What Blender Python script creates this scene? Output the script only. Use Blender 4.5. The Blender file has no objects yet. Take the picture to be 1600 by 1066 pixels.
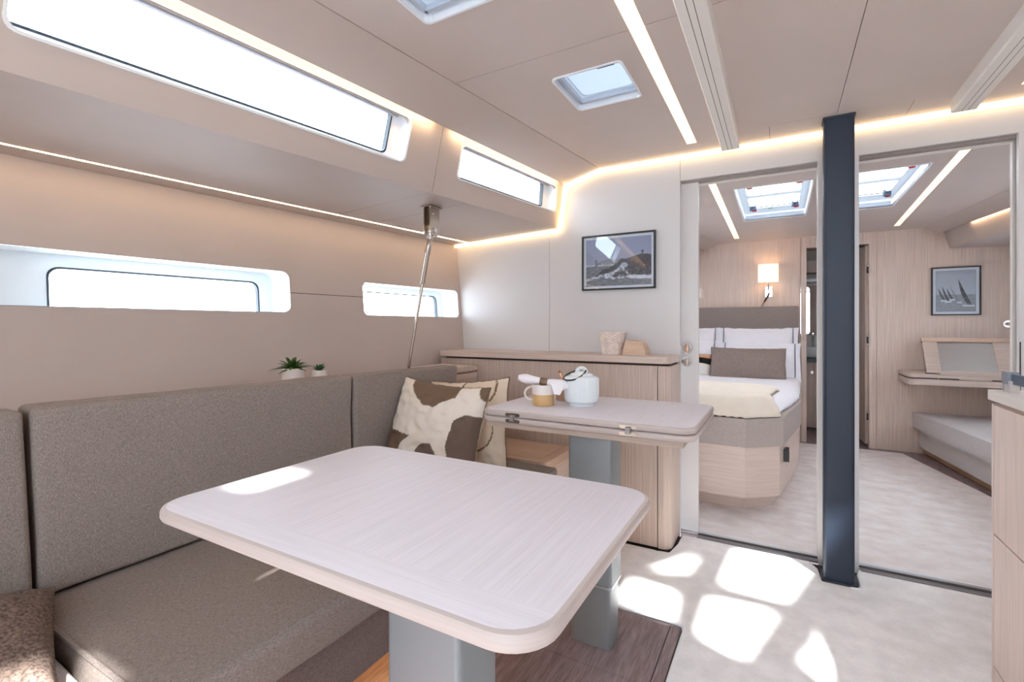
import bpy, bmesh, math, random
from mathutils import Vector, Matrix, noise
random.seed(7)
S = bpy.context.scene
COL = S.collection
R = math.radians

# ------------------------------------------------------------------ camera, world, sun, exposure
cd = bpy.data.cameras.new('camera'); cam = bpy.data.objects.new('camera', cd); COL.objects.link(cam)
cd.sensor_width = 36; cd.lens = 36 * 745 / 1600; cd.shift_y = -22 / 1600; cd.clip_start = 0.02
cam.location = (0, 0, 1.1); cam.rotation_euler = (R(90), 0, R(29.3))
S.camera = cam
w = bpy.data.worlds.new('world'); S.world = w; w.use_nodes = True
bg = w.node_tree.nodes['Background']; bg.inputs[0].default_value = (0.80, 0.91, 1.0, 1); bg.inputs[1].default_value = 8.0
SUN_DIR = Vector((-0.96, 1.12, -2.05))
sd = bpy.data.lights.new('sun', 'SUN'); sd.energy = 24; sd.angle = R(2.2); sd.color = (1, .96, .9)
so = bpy.data.objects.new('sun', sd); COL.objects.link(so)
so.rotation_euler = SUN_DIR.to_track_quat('-Z', 'Y').to_euler(); so.location = (4, -2, 6)
S.view_settings.view_transform = 'Standard'; S.view_settings.look = 'None'
S.view_settings.exposure = 0.42; S.view_settings.gamma = 1.0; S.view_settings.use_curve_mapping = False
S.cycles.use_denoising = True; S.cycles.max_bounces = 10; S.cycles.diffuse_bounces = 7
S.cycles.glossy_bounces = 4; S.cycles.transparent_max_bounces = 8; S.cycles.caustics_reflective = False
S.cycles.caustics_refractive = False; S.cycles.sample_clamp_indirect = 6

# ------------------------------------------------------------------ materials
def lin(c): return tuple(((v / 255) / 12.92 if v <= 10 else (((v / 255) + .055) / 1.055) ** 2.4) for v in c)
def M(name, rgb, rough=.6, metal=0, **k):
    m = bpy.data.materials.new(name); m.use_nodes = True
    nt = m.node_tree; b = nt.nodes['Principled BSDF']
    c = lin(rgb); b.inputs['Base Color'].default_value = (*c, 1)
    b.inputs['Roughness'].default_value = rough; b.inputs['Metallic'].default_value = metal
    if 'spec' in k: b.inputs['Specular IOR Level'].default_value = k['spec']
    if 'coat' in k: b.inputs['Coat Weight'].default_value = k['coat']; b.inputs['Coat Roughness'].default_value = .05
    if 'emit' in k:
        b.inputs['Emission Color'].default_value = (*k.get('ecol', c), 1); b.inputs['Emission Strength'].default_value = k['emit']
    if 'grain' in k or 'speck' in k:
        tc = nt.nodes.new('ShaderNodeTexCoord'); mp = nt.nodes.new('ShaderNodeMapping'); nz = nt.nodes.new('ShaderNodeTexNoise')
        sc = k.get('grain', k.get('speck')); mp.inputs['Scale'].default_value = sc if hasattr(sc, '__len__') else (sc,) * 3
        nz.inputs['Scale'].default_value = 1; nz.inputs['Detail'].default_value = k.get('detail', 4)
        nz.inputs['Roughness'].default_value = .62
        nt.links.new(tc.outputs['Object'], mp.inputs[0]); nt.links.new(mp.outputs[0], nz.inputs['Vector'])
        rp = nt.nodes.new('ShaderNodeValToRGB'); a = k.get('amt', .12); lo, hi = k.get('rng', (.3, .7))
        c2 = lin(k['rgb2']) if 'rgb2' in k else tuple(v * (1 - a) ** 2 for v in c)
        c1 = c if 'rgb2' in k else tuple(min(1, v * (1 + a)) for v in c)
        rp.color_ramp.elements[0].position = lo; rp.color_ramp.elements[0].color = (*c2, 1)
        rp.color_ramp.elements[1].position = hi; rp.color_ramp.elements[1].color = (*c1, 1)
        nt.links.new(nz.outputs[0], rp.inputs[0]); out = rp.outputs[0]
        if 'speck2' in k:
            mp2 = nt.nodes.new('ShaderNodeMapping'); nz2 = nt.nodes.new('ShaderNodeTexNoise'); sc = k['speck2']
            mp2.inputs['Scale'].default_value = sc if hasattr(sc, '__len__') else (sc,) * 3
            nz2.inputs['Scale'].default_value = 1; nz2.inputs['Detail'].default_value = 3
            nt.links.new(tc.outputs['Object'], mp2.inputs[0]); nt.links.new(mp2.outputs[0], nz2.inputs['Vector'])
            mr = nt.nodes.new('ShaderNodeMapRange'); mr.inputs[1].default_value = .35; mr.inputs[2].default_value = .65
            mr.inputs[3].default_value = 1 - k.get('amt2', .12); mr.inputs[4].default_value = 1 + k.get('amt2', .12) * .5
            nt.links.new(nz2.outputs[0], mr.inputs[0])
            vm = nt.nodes.new('ShaderNodeVectorMath'); vm.operation = 'SCALE'
            nt.links.new(out, vm.inputs[0]); nt.links.new(mr.outputs[0], vm.inputs['Scale']); out = vm.outputs[0]
        nt.links.new(out, b.inputs['Base Color'])
        if k.get('bump', 0):
            bp = nt.nodes.new('ShaderNodeBump'); bp.inputs['Strength'].default_value = k['bump']; bp.inputs['Distance'].default_value = .002
            nt.links.new(nz.outputs[0], bp.inputs['Height']); nt.links.new(bp.outputs[0], b.inputs['Normal'])
    return m
CEIL = M('ceiling_panel', (201, 187, 180), .55, speck=(3, 3, 3), amt=.015)
WALL = M('wall_panel', (192, 179, 172), .55, speck=(3, 3, 3), amt=.015)
BULK = M('bulkhead_laminate', (212, 209, 209), .42)
WHITE = M('white_gelcoat', (228, 232, 234), .3, coat=.3)
WHITE2 = M('white_plastic', (235, 237, 240), .35)
RAILM = M('rail_white', (226, 220, 214), .4)
SEAM = M('seam_dark', (70, 60, 56), .9)
DARK = M('gasket_dark', (48, 58, 68), .4)
OAKV = M('oak_veneer_vertical', (220, 199, 186), .5, grain=(140, 140, 2.5), amt=.11, bump=.15)
OAKC = M('oak_cabinet', (196, 177, 165), .5, grain=(140, 140, 2.5), amt=.13, bump=.15)
OAKH = M('oak_veneer_horizontal', (224, 204, 192), .5, grain=(4, 4, 150), amt=.07, bump=.15)
OAKT = M('oak_slab', (206, 187, 175), .45, grain=(3, 110, 110), amt=.09)
OAKS = M('oak_seat_top', (206, 176, 154), .4, grain=(3, 110, 110), amt=.08)
KIT = M('kitchen_oak', (226, 209, 201), .5, grain=(170, 170, 3), amt=.09, bump=.12)
CARPET = M('carpet', (246, 244, 243), .95, speck=9, amt=.05, rng=(.35, .65), speck2=380, amt2=.12, bump=.2)
CARPET2 = M('carpet_cabin', (242, 236, 234), .95, speck=(7, 10, 7), rng=(.35, .65), rgb2=(226, 216, 212), speck2=380, amt2=.1, detail=3)
PLANK = M('plank_grey_brown', (158, 140, 142), .35, grain=(38, 5, 38), rgb2=(118, 100, 102), speck2=(160, 12, 160), amt2=.25, rng=(.25, .75))
SOFA = M('sofa_fabric', (146, 134, 127), .95, speck=(800, 800, 150), amt=.17, rng=(.36, .64), speck2=(150, 150, 800), amt2=.17, bump=.3, detail=2)
SOFA2 = M('sofa_fabric_seat', (149, 137, 130), .95, speck=(800, 150, 800), amt=.17, rng=(.36, .64), speck2=(150, 800, 150), amt2=.17, bump=.3, detail=2)
SOFAD = M('sofa_base_fabric', (128, 112, 106), .95, speck=330, amt=.15, rng=(.38, .62), bump=.3)
SOFAL = M('light_grey_fabric', (208, 203, 202), .95, speck=420, amt=.15, rng=(.38, .62), bump=.3)
HEADB = M('headboard_fabric', (148, 134, 128), .95, speck=300, amt=.12, bump=.2)
BEDB = M('bed_border_fabric', (186, 174, 168), .95, speck=300, amt=.14, bump=.2)
SHEET = M('white_linen', (238, 234, 238), .8)
CREAM = M('cream_duvet', (242, 230, 214), .85, speck=12, amt=.02)
NAVY = M('navy_piping', (70, 78, 104), .7)
BROWN = M('brown_cushion', (142, 125, 116), .95, speck=260, amt=.22, rng=(.36, .64), bump=.4)
BOUCLE = M('brown_boucle', (122, 104, 94), 1, speck=150, amt=.38, rng=(.35, .65), bump=1)
NAVYP = M('mast_navy', (34, 45, 62), .5)
ALU = M('pedestal_aluminium', (138, 144, 147), .42, .35)
ALU2 = M('pedestal_ring', (205, 208, 212), .3, .8)
CHROME = M('chrome', (225, 225, 225), .12, 1)
STEEL = M('brushed_steel', (190, 180, 170), .22, 1)
BLACK = M('black_plastic', (22, 22, 24), .4)
RED = M('red_plastic', (190, 30, 40), .4)
BLUE = M('lever_blue_grey', (58, 74, 98), .4)
GREEN = M('leaf_green', (62, 98, 40), .6, speck=60, amt=.3)
GREEN2 = M('leaf_dark_green', (44, 82, 50), .6, speck=60, amt=.3)
POT = M('white_pot', (225, 215, 210), .5)
CERA = M('white_ceramic', (226, 233, 236), .25, coat=.4)
OCHRE = M('ochre_glaze', (206, 168, 118), .4, speck=14, amt=.08)
OCHRE2 = M('brown_glaze', (176, 138, 112), .4)
CREAMG = M('cream_glaze', (226, 218, 212), .3)
BASKETM = M('basket_rope', (240, 226, 216), .9, speck=40, amt=.1)
BOXW = M('pale_wood_box', (228, 202, 178), .6, grain=(12, 12, 130), rgb2=(206, 172, 146))
COPPER = M('copper', (196, 140, 104), .25, 1)
HORN = M('horn_ring', (150, 120, 92), .3, speck=50, rgb2=(70, 58, 52))
MIRROR = M('mirror_glass', (235, 238, 235), .02, 1)
BATH = M('bath_counter', (60, 58, 60), .3)
FRAMEK = M('frame_black', (34, 34, 38), .4)
PAPER = M('mount_white', (240, 240, 244), .6)
LEDW = M('led_warm', (255, 236, 205), .5, emit=2.3, ecol=(1, .71, .38))
LEDS = M('led_line', (255, 236, 205), .5, emit=19, ecol=(1, .70, .40))
LEDP = M('led_panel', (255, 236, 205), .5, emit=.86, ecol=(1, .81, .58))
LEDC = M('led_cove', (255, 230, 190), .5, emit=18, ecol=(1, .72, .42))
LEDT = M('led_toe', (255, 190, 90), .5, emit=12, ecol=(1, .55, .15))
SHADE = M('lamp_shade', (255, 240, 220), .8, emit=.55, ecol=(1, .86, .68))

def glass_mat(name, kind):
    m = bpy.data.materials.new(name); m.use_nodes = True; nt = m.node_tree; nt.nodes.clear()
    o = nt.nodes.new('ShaderNodeOutputMaterial'); mx = nt.nodes.new('ShaderNodeMixShader')
    t = nt.nodes.new('ShaderNodeBsdfTransparent'); g = nt.nodes.new('ShaderNodeBsdfGlossy'); g.inputs['Roughness'].default_value = .02
    if kind == 'clear':
        mx.inputs[0].default_value = .06; t.inputs[0].default_value = (.96, .98, 1, 1)
        nt.links.new(t.outputs[0], mx.inputs[1]); nt.links.new(g.outputs[0], mx.inputs[2])
    else:
        tr = nt.nodes.new('ShaderNodeBsdfTranslucent'); tr.inputs[0].default_value = (.95, .97, 1, 1)
        df = nt.nodes.new('ShaderNodeBsdfDiffuse'); df.inputs[0].default_value = (.85, .88, .92, 1)
        mx.inputs[0].default_value = .55 if kind == 'blind' else .35
        if kind == 'shade': tr.inputs[0].default_value = (.26, .29, .33, 1)
        if kind == 'frame': tr.inputs[0].default_value = (.23, .25, .275, 1)  # white frame made translucent so sky light makes it look brightly lit
        if kind == 'line': tr.inputs[0].default_value = (.12, .14, .17, 1)
        nt.links.new(tr.outputs[0], mx.inputs[1]); nt.links.new(df.outputs[0], mx.inputs[2])
    nt.links.new(mx.outputs[0], o.inputs[0]); return m
GLASS = glass_mat('window_glass', 'clear'); BLIND = glass_mat('added_sun_blind', 'blind'); FROST = glass_mat('frosted_acrylic', 'frost'); HSHADE = glass_mat('hatch_blind', 'shade'); HFRAME = glass_mat('hatch_frame_lit_through', 'frame'); HLINE = glass_mat('hatch_channel', 'line')

def table_mat():   # pale veneer, long grain with cross-grain end bands (object space, half length HX)
    m = M('pale_table_veneer', (216, 210, 215), .48, grain=(230, 5, 100), amt=.045, detail=6, rng=(.3, .7))
    nt = m.node_tree; N = nt.nodes
    mp = [n for n in N if n.type == 'MAPPING'][0]; tc = [n for n in N if n.type == 'TEX_COORD'][0]; nz = [n for n in N if n.type == 'TEX_NOISE'][0]
    mp2 = N.new('ShaderNodeMapping'); mp2.inputs['Scale'].default_value = (5, 230, 100); nt.links.new(tc.outputs['Object'], mp2.inputs[0])
    sp = N.new('ShaderNodeSeparateXYZ'); nt.links.new(tc.outputs['Object'], sp.inputs[0])
    ab = N.new('ShaderNodeMath'); ab.operation = 'ABSOLUTE'; nt.links.new(sp.outputs['Y'], ab.inputs[0])
    gt = N.new('ShaderNodeMath'); gt.operation = 'GREATER_THAN'; gt.inputs[1].default_value = .205; nt.links.new(ab.outputs[0], gt.inputs[0])
    mx = N.new('ShaderNodeMix'); mx.data_type = 'VECTOR'
    nt.links.new(gt.outputs[0], mx.inputs[0]); nt.links.new(mp.outputs[0], mx.inputs[4]); nt.links.new(mp2.outputs[0], mx.inputs[5])
    nt.links.new(mx.outputs[1], nz.inputs['Vector']); return m
TABLE = table_mat()
TEDGE = M('table_edge', (190, 177, 171), .45, grain=(3, 3, 140), amt=.06)
def vc_mat(name, rough=.7, bump=0):
    m = M(name, (200, 200, 200), rough); nt = m.node_tree
    a = nt.nodes.new('ShaderNodeAttribute'); a.attribute_name = 'Col'
    nt.links.new(a.outputs['Color'], nt.nodes['Principled BSDF'].inputs['Base Color'])
    if bump:
        tc = nt.nodes.new('ShaderNodeTexCoord'); nz = nt.nodes.new('ShaderNodeTexNoise'); nz.inputs['Scale'].default_value = 300
        bp = nt.nodes.new('ShaderNodeBump'); bp.inputs['Strength'].default_value = bump; bp.inputs['Distance'].default_value = .002
        nt.links.new(tc.outputs['Object'], nz.inputs['Vector']); nt.links.new(nz.outputs[0], bp.inputs['Height'])
        nt.links.new(bp.outputs[0], nt.nodes['Principled BSDF'].inputs['Normal'])
    return m
PRINT = vc_mat('photo_print', .35); CLOTHP = vc_mat('patterned_linen', .9, .3)

# ------------------------------------------------------------------ object helpers
WL = {}
def tag(o, label=None, cat=None, group=None, kind=None):
    if label: o['label'] = label
    if cat: o['category'] = cat
    if group: o['group'] = group
    if kind: o['kind'] = kind
    return o
def thing(name, label, cat, loc, group=None):
    o = bpy.data.objects.new(name, None); COL.objects.link(o); o.location = loc; o.empty_display_size = .05
    WL[o] = Vector(loc); return tag(o, label, cat, group)
def obj(name, bm, mat, parent=None, bev=0, seg=2, ang=40, label=None, cat=None, group=None, kind=None, recenter=True):
    if bev > 0:
        es = [e for e in bm.edges if len(e.link_faces) == 2 and e.calc_face_angle(0) > R(25)]
        bmesh.ops.bevel(bm, geom=es, offset=bev, segments=seg, affect='EDGES', profile=.5, clamp_overlap=True)
    if parent is not None: base = WL[parent]
    elif kind == 'structure' or not recenter: base = Vector((0, 0, 0))
    else:
        xs = [v.co for v in bm.verts]; mn = [min(c[i] for c in xs) for i in range(3)]; mx = [max(c[i] for c in xs) for i in range(3)]
        base = Vector(((mn[0] + mx[0]) / 2, (mn[1] + mx[1]) / 2, mn[2]))
    for v in bm.verts: v.co -= base
    bmesh.ops.recalc_face_normals(bm, faces=bm.faces)
    me = bpy.data.meshes.new(name); bm.to_mesh(me); bm.free()
    for m in (mat if isinstance(mat, (list, tuple)) else [mat]): me.materials.append(m)
    me.shade_smooth(); me.set_sharp_from_angle(angle=R(ang))
    o = bpy.data.objects.new(name, me); COL.objects.link(o)
    if parent is not None: o.parent = parent
    else: o.location = base
    WL[o] = base
    return tag(o, label, cat, group, kind)
def struct(name, bm, mat, parent=None, **k): return obj(name, bm, mat, parent, kind='structure', **k)
def NB(): return bmesh.new()
def hexa(bm, c, mi=0):      # c: 8 corners, bottom ring then top ring
    v = [bm.verts.new(p) for p in c]
    for f in ((0, 1, 2, 3), (7, 6, 5, 4), (0, 4, 5, 1), (1, 5, 6, 2), (2, 6, 7, 3), (3, 7, 4, 0)):
        bm.faces.new([v[i] for i in f]).material_index = mi
    return bm
def box(x0, x1, y0, y1, z0, z1, bm=None, mi=0):
    bm = bm or NB()
    return hexa(bm, [(x0, y0, z0), (x1, y0, z0), (x1, y1, z0), (x0, y1, z0), (x0, y0, z1), (x1, y0, z1), (x1, y1, z1), (x0, y1, z1)], mi)
def rr(x0, x1, y0, y1, r, n=5):
    if not hasattr(r, '__len__'): r = (r,) * 4
    p = []
    for (cx, cy, a, q) in ((x1, y0, -90, r[0]), (x1, y1, 0, r[1]), (x0, y1, 90, r[2]), (x0, y0, 180, r[3])):
        sx = -1 if cx == x1 else 1; sy = 1 if cy == y0 else -1
        for i in range(n + 1):
            t = R(a + 90 * i / n); p.append((cx + sx * q + q * math.cos(t), cy + sy * q + q * math.sin(t)))
    return p
def prism(pts, z0, z1, bm=None, ax='z'):
    bm = bm or NB(); f = {'z': lambda a, b, c: (a, b, c), 'y': lambda a, b, c: (a, c, b), 'x': lambda a, b, c: (c, a, b)}[ax]
    lo = [bm.verts.new(f(a, b, z0)) for a, b in pts]; hi = [bm.verts.new(f(a, b, z1)) for a, b in pts]
    bm.faces.new(lo[::-1]); bm.faces.new(hi); n = len(pts)
    for i in range(n): bm.faces.new((lo[i], lo[(i + 1) % n], hi[(i + 1) % n], hi[i]))
    return bm
def plate(outer, holes, fmap, off, sub=None):   # 2D outline with holes -> mapped solid sheet; off = Vector thickness
    bm = NB()
    for lp in [outer] + list(holes):
        vs = [bm.verts.new((a, b, 0)) for a, b in lp]
        for i in range(len(vs)): bm.edges.new((vs[i], vs[(i + 1) % len(vs)]))
    bmesh.ops.triangle_fill(bm, use_beauty=True, use_dissolve=False, edges=bm.edges[:])
    # remove faces that landed in holes
    def inside(p, lp):
        c = False; j = len(lp) - 1
        for i in range(len(lp)):
            if (lp[i][1] > p[1]) != (lp[j][1] > p[1]) and p[0] < (lp[j][0] - lp[i][0]) * (p[1] - lp[i][1]) / (lp[j][1] - lp[i][1]) + lp[i][0]: c = not c
            j = i
        return c
    bad = [f for f in bm.faces if any(inside(f.calc_center_median(), h) for h in holes)]
    if bad: bmesh.ops.delete(bm, geom=bad, context='FACES_ONLY')
    for v in bm.verts: v.co = fmap(v.co.x, v.co.y)
    g = bmesh.ops.extrude_face_region(bm, geom=bm.faces[:], use_keep_orig=True)
    for e in g['geom']:
        if isinstance(e, bmesh.types.BMVert): e.co += off
    return bm
def loopring(la, lb, bm=None):      # quad band between two 3D loops of the same length
    bm = bm or NB(); a = [bm.verts.new(p) for p in la]; b = [bm.verts.new(p) for p in lb]; n = len(a)
    for i in range(n): bm.faces.new((a[i], a[(i + 1) % n], b[(i + 1) % n], b[i]))
    return bm
def tube(pts, r, n=10, bm=None, closed=False):
    bm = bm or NB(); P = [Vector(p) for p in pts]; rs = r if hasattr(r, '__len__') else [r] * len(P); rings = []; up = None
    for i, p in enumerate(P):
        if closed: d = P[(i + 1) % len(P)] - P[i - 1]
        else: d = P[min(i + 1, len(P) - 1)] - P[max(i - 1, 0)]
        d.normalize()
        if up is None: up = d.orthogonal().normalized()
        up = (up - d * up.dot(d)).normalized(); s = d.cross(up)
        rings.append([bm.verts.new(p + (up * math.cos(2 * math.pi * k / n) + s * math.sin(2 * math.pi * k / n)) * rs[i]) for k in range(n)])
    m = len(rings)
    for i in range(m if closed else m - 1):
        a, b = rings[i], rings[(i + 1) % m]
        for k in range(n): bm.faces.new((a[k], a[(k + 1) % n], b[(k + 1) % n], b[k]))
    if not closed: bm.faces.new(rings[0][::-1]); bm.faces.new(rings[-1])
    return bm
def lathe(prof, cx, cy, n=32, bm=None, rf=None, mi=None):
    bm = bm or NB(); rings = []
    for j, (r, z) in enumerate(prof):
        if r < 1e-5: rings.append([bm.verts.new((cx, cy, z))]); continue
        rings.append([bm.verts.new((cx + r * (rf(k, j) if rf else 1) * math.cos(2 * math.pi * k / n), cy + r * (rf(k, j) if rf else 1) * math.sin(2 * math.pi * k / n), z)) for k in range(n)])
    for j in range(len(rings) - 1):
        a, b = rings[j], rings[j + 1]
        for k in range(n):
            k2 = (k + 1) % n
            if len(a) == 1 and len(b) == 1: continue
            f = bm.faces.new((a[0], b[k], b[k2])) if len(a) == 1 else bm.faces.new((a[k], b[0], a[k2])) if len(b) == 1 else bm.faces.new((a[k], b[k], b[k2], a[k2]))
            if mi: f.material_index = mi(j)
    return bm
def pillow(name, w, h, t, mat, center, rz=0, tilt=0, roll=0, colf=None, pinch=.10, nx=40, ny=30, wr=.004, seedo=0, flange=0, **k):
    # standing cushion: width along local x, height along local z, thickness along local y
    bm = NB(); Mx = Matrix.Translation(center) @ Matrix.Rotation(rz, 4, 'Z') @ Matrix.Rotation(tilt, 4, 'X') @ Matrix.Rotation(roll, 4, 'Y')
    cl = bm.loops.layers.float_color.new('Col') if colf else None; G = {}; uv = {}
    for s in (-1, 1):
        for i in range(nx + 1):
            for j in range(ny + 1):
                u = i / nx * 2 - 1; v = j / ny * 2 - 1
                edge = i in (0, nx) or j in (0, ny)
                if edge and s == 1: G[s, i, j] = G[-1, i, j]; continue
                uf = min(1, abs(u) / (1 - flange)) if flange else abs(u)
                vf = min(1, abs(v) / (1 - flange)) if flange else abs(v)
                th = (max(0, 1 - uf ** 2.6) * max(0, 1 - vf ** 2.6)) ** .5
                px = u * (1 - pinch * (1 - v * v) * .6) * w / 2 if True else 0
                pz = v * (1 - pinch * (1 - u * u)) * h / 2
                q = noise.noise(Vector((u * 2.3 + seedo, v * 2.3, s * .7 + seedo)))
                q2 = noise.noise(Vector((u * 6 + seedo, v * 6, s + seedo)))
                y = s * t / 2 * th * (1 + .12 * q) + (wr * q2 * 1.2 * (1 if th > .05 else .6)) + s * .0015
                vt = bm.verts.new(Mx @ Vector((px + wr * q, y, pz + wr * q2))); G[s, i, j] = vt; uv[vt] = (u, v)
    for s in (-1, 1):
        for i in range(nx):
            for j in range(ny):
                q = [G[s, i, j], G[s, i + 1, j], G[s, i + 1, j + 1], G[s, i, j + 1]]
                f = bm.faces.new(q if s == -1 else q[::-1])
                if colf:
                    for lp in f.loops:
                        a = [G[s, i, j], G[s, i + 1, j], G[s, i + 1, j + 1], G[s, i, j + 1]].index(lp.vert)
                        U = (i + (a in (1, 2))) / nx * 2 - 1; V = (j + (a in (2, 3))) / ny * 2 - 1
                        lp[cl] = (*lin(colf(U, V, s)), 1)
    edge = [Mx.inverted() @ G[-1, i, 0].co for i in range(nx + 1)] + [Mx.inverted() @ G[-1, nx, j].co for j in range(1, ny + 1)] + \
           [Mx.inverted() @ G[-1, i, ny].co for i in range(nx - 1, -1, -1)] + [Mx.inverted() @ G[-1, 0, j].co for j in range(ny - 1, 0, -1)]
    edge = [Mx @ e for e in edge]
    return bm, Mx, edge
def seam_piping(edge, r, mat, parent, name='piping'): return obj(name, tube(edge, r, 6, closed=True), mat, parent, ang=80)

# ------------------------------------------------------------------ hull-side surfaces (port; starboard mirrored about the centre line)
CX = .217
def hull(y, z): return -1.925 - (z - 1.65) * .083 + (y - 2.66) * .1157
def ris(y, z):
    xb = -1.185 + (y - 2.523) * .175; xt = -1.12 + (y - 2.6) * .125 - .035
    return xb + (xt - xb) * (z - 1.69) / .285
def lowx(y): return -1.12 + (y - 2.6) * .125
def crease(y): return -.938 + (y - 2.363) * .1308
Y0, YB = -1.7, 2.66
ZC = 2.01
def mir(side, x): return x if side < 0 else 2 * CX - x
def mk_side(side):
    s = side; nm = 'port' if s < 0 else 'starboard'; out = Vector((s, 0, 0))
    H = lambda y, z: Vector((mir(s, hull(y, z)), y, z)); RS = lambda y, z: Vector((mir(s, ris(y, z)), y, z))
    lw = [rr(-.35, 1.463, 1.167, 1.363, .035), rr(1.872, 2.632, 1.163, 1.345, .03)]
    glasses = [rr(.665, 1.40, 1.115, 1.316, .035), rr(1.80, 2.585, 1.115, 1.309, .035)]
    if s > 0: lw[0] = rr(-1.3, -.2, 1.167, 1.363, .035); glasses[0] = rr(-1.2, -.3, 1.115, 1.316, .035)
    wl = struct('wall_' + nm, plate([(Y0, -.1), (YB, -.1), (YB, 1.70), (Y0, 1.70)], lw, H, out * .014), WALL)
    if s < 0:   # recessed horizontal joint between the two lower windows
        struct('panel_joint', plate([(1.466, 1.2615), (1.870, 1.2615), (1.870, 1.2645), (1.466, 1.2645)], [], lambda y, z: H(y, z) + Vector((.0006, 0, 0)), Vector((-.003, 0, 0))), SEAM, wl)
    uw = [rr(.375, 1.488, 1.775, 1.942, .03), rr(1.79, 2.60, 1.785, 1.932, .025)]
    ug = [rr(.36, 1.435, 1.802, 1.972, .02), rr(1.78, 2.54, 1.808, 1.960, .02)]
    rw = None
    for (a, b, hs) in ((Y0, 1.6585, [uw[0]]), (1.6615, YB, [uw[1]])):
        rw = struct('trim_riser_' + nm, plate([(a, 1.69), (b, 1.69), (b, 1.985), (a, 1.985)], hs, RS, out * .012), WALL)
    struct('trim_backing_' + nm, plate([(1.64, 1.69), (1.68, 1.69), (1.68, 1.985), (1.64, 1.985)], [], lambda y, z: RS(y, z) + out * .013, out * .004), SEAM)
    # soffit between the hull wall and the riser
    def SF(y, t):
        xa, xb = hull(y, 1.655), ris(y, 1.69); return Vector((mir(s, xa + (xb - xa) * t), y, 1.655 + .035 * t))
    for (a, b) in ((Y0, 1.6485), (1.6515, 1.8785), (1.8815, YB)):
        for (t0, t1) in ((-.02, .155), (.168, 1.0)):
            struct('trim_soffit_' + nm, plate([(a, t0), (b, t0), (b, t1), (a, t1)], [], SF, Vector((0, 0, .01))), WALL)
    struct('trim_soffit_backing_' + nm, plate([(Y0, -.03), (YB, -.03), (YB, .99), (Y0, .99)], [], lambda y, t: SF(y, t) + Vector((0, 0, .014)), Vector((0, 0, .01))), SEAM)
    obj('led_strip', plate([(Y0 + .02, .1555), (YB - .03, .1555), (YB - .03, .1675), (Y0 + .02, .1675)], [], lambda y, t: SF(y, t) + Vector((0, 0, -.001)), Vector((0, 0, .006))), LEDS,
        label='thin warm light line in the soffit above the lower %s windows' % ('port' if s < 0 else 'starboard'), cat='light strip', recenter=False)
    # slanted ceiling panel
    def SP(y, t): return Vector((mir(s, lowx(y) + (crease(y) - lowx(y)) * t), y, 1.95 + (ZC - 1.95) * t))
    struct('ceiling_slope_' + nm, plate([(Y0, 0), (2.622, 0), (2.622, .993), (Y0, .993)], [], SP, Vector((0, 0, .012))), CEIL)
    # cove lamp behind the slanted panel's lower edge
    for (a, b) in ((Y0 + .1, 1.60), (1.70, 2.60)):
        obj('cove_lamp', plate([(a, 0), (b, 0), (b, 1), (a, 1)], [], lambda y, t: Vector((mir(s, lowx(y)), y, 1.956 + .011 * t)), out * .005), LEDC,
            label='hidden warm cove lamp above the %s %s upper window' % ('long' if a < 1 else 'short', nm), cat='light strip', recenter=False)
    # windows
    n0 = 1 if s < 0 else 5
    def window(idx, F, op, gl, depth, reveal_mat, pane, ring, label):
        D = out * depth
        n = len(op)
        big = [(a, b - (.05 if depth > .1 and b < 1.25 else 0) + (.036 if depth < .1 and b > 1.86 else 0)) for a, b in op]
        mcy = sum(a for a, b in op) / n; mcz = sum(b for a, b in op) / n
        sh_ = lambda L: [(a + (.002 if a < mcy else -.002), b + (.002 if b < mcz else -.002)) for a, b in L]
        W = struct('window_%d' % idx, loopring([F(a, b) - out * .001 for a, b in sh_(op)], [F(a, b) + D for a, b in sh_(big)]), reveal_mat)
        struct('window_frame', plate(big, [gl], lambda a, b: F(a, b) + D, out * .01), reveal_mat, W)
        cy = sum(a for a, b in gl) / n; cz = sum(b for a, b in gl) / n
        inn = [(a + (.006 if a < cy else -.006), b + (.006 if b < cz else -.006)) for a, b in gl]
        struct('gasket', plate(gl, [inn], lambda a, b: F(a, b) + D + out * -.002, out * .02), DARK, W)
        struct('pane', plate(gl, [], lambda a, b: F(a, b) + D + out * .014, out * .004), pane, W)
        if ring:
            ax0, ax1, zt_ = min(a for a, b in op) + .01, max(a for a, b in op) - .05, max(b for a, b in op)
            struct('blind_rail', plate([(ax0, zt_ - .004), (ax1, zt_ - .004), (ax1, zt_ + .006), (ax0, zt_ + .006)], [], lambda a, b: F(a, b) + out * .016, out * .012), M('silver_rail', (176, 180, 190), .35, .4), W)
            o2 = [(a + (-ring if a < cy else ring), b + (-ring if b < cz else ring)) for a, b in op]
            struct('window_rim', plate(o2, [op], lambda a, b: F(a, b) - out * .004, out * .006), WHITE, W)
    pn = GLASS if s < 0 else BLIND  # unseen starboard panes get blinds, added to keep direct sun out
    window(n0, H, lw[0], glasses[0], .14, WHITE, pn, 0, '')
    window(n0 + 1, H, lw[1], glasses[1], .14, WHITE, pn, 0, '')
    window(n0 + 2, RS, uw[0], ug[0], .05, WHITE2, pn, .005, '')
    window(n0 + 3, RS, uw[1], ug[1], .05, WHITE2, pn, .005, '')
mk_side(-1); mk_side(1)

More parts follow.
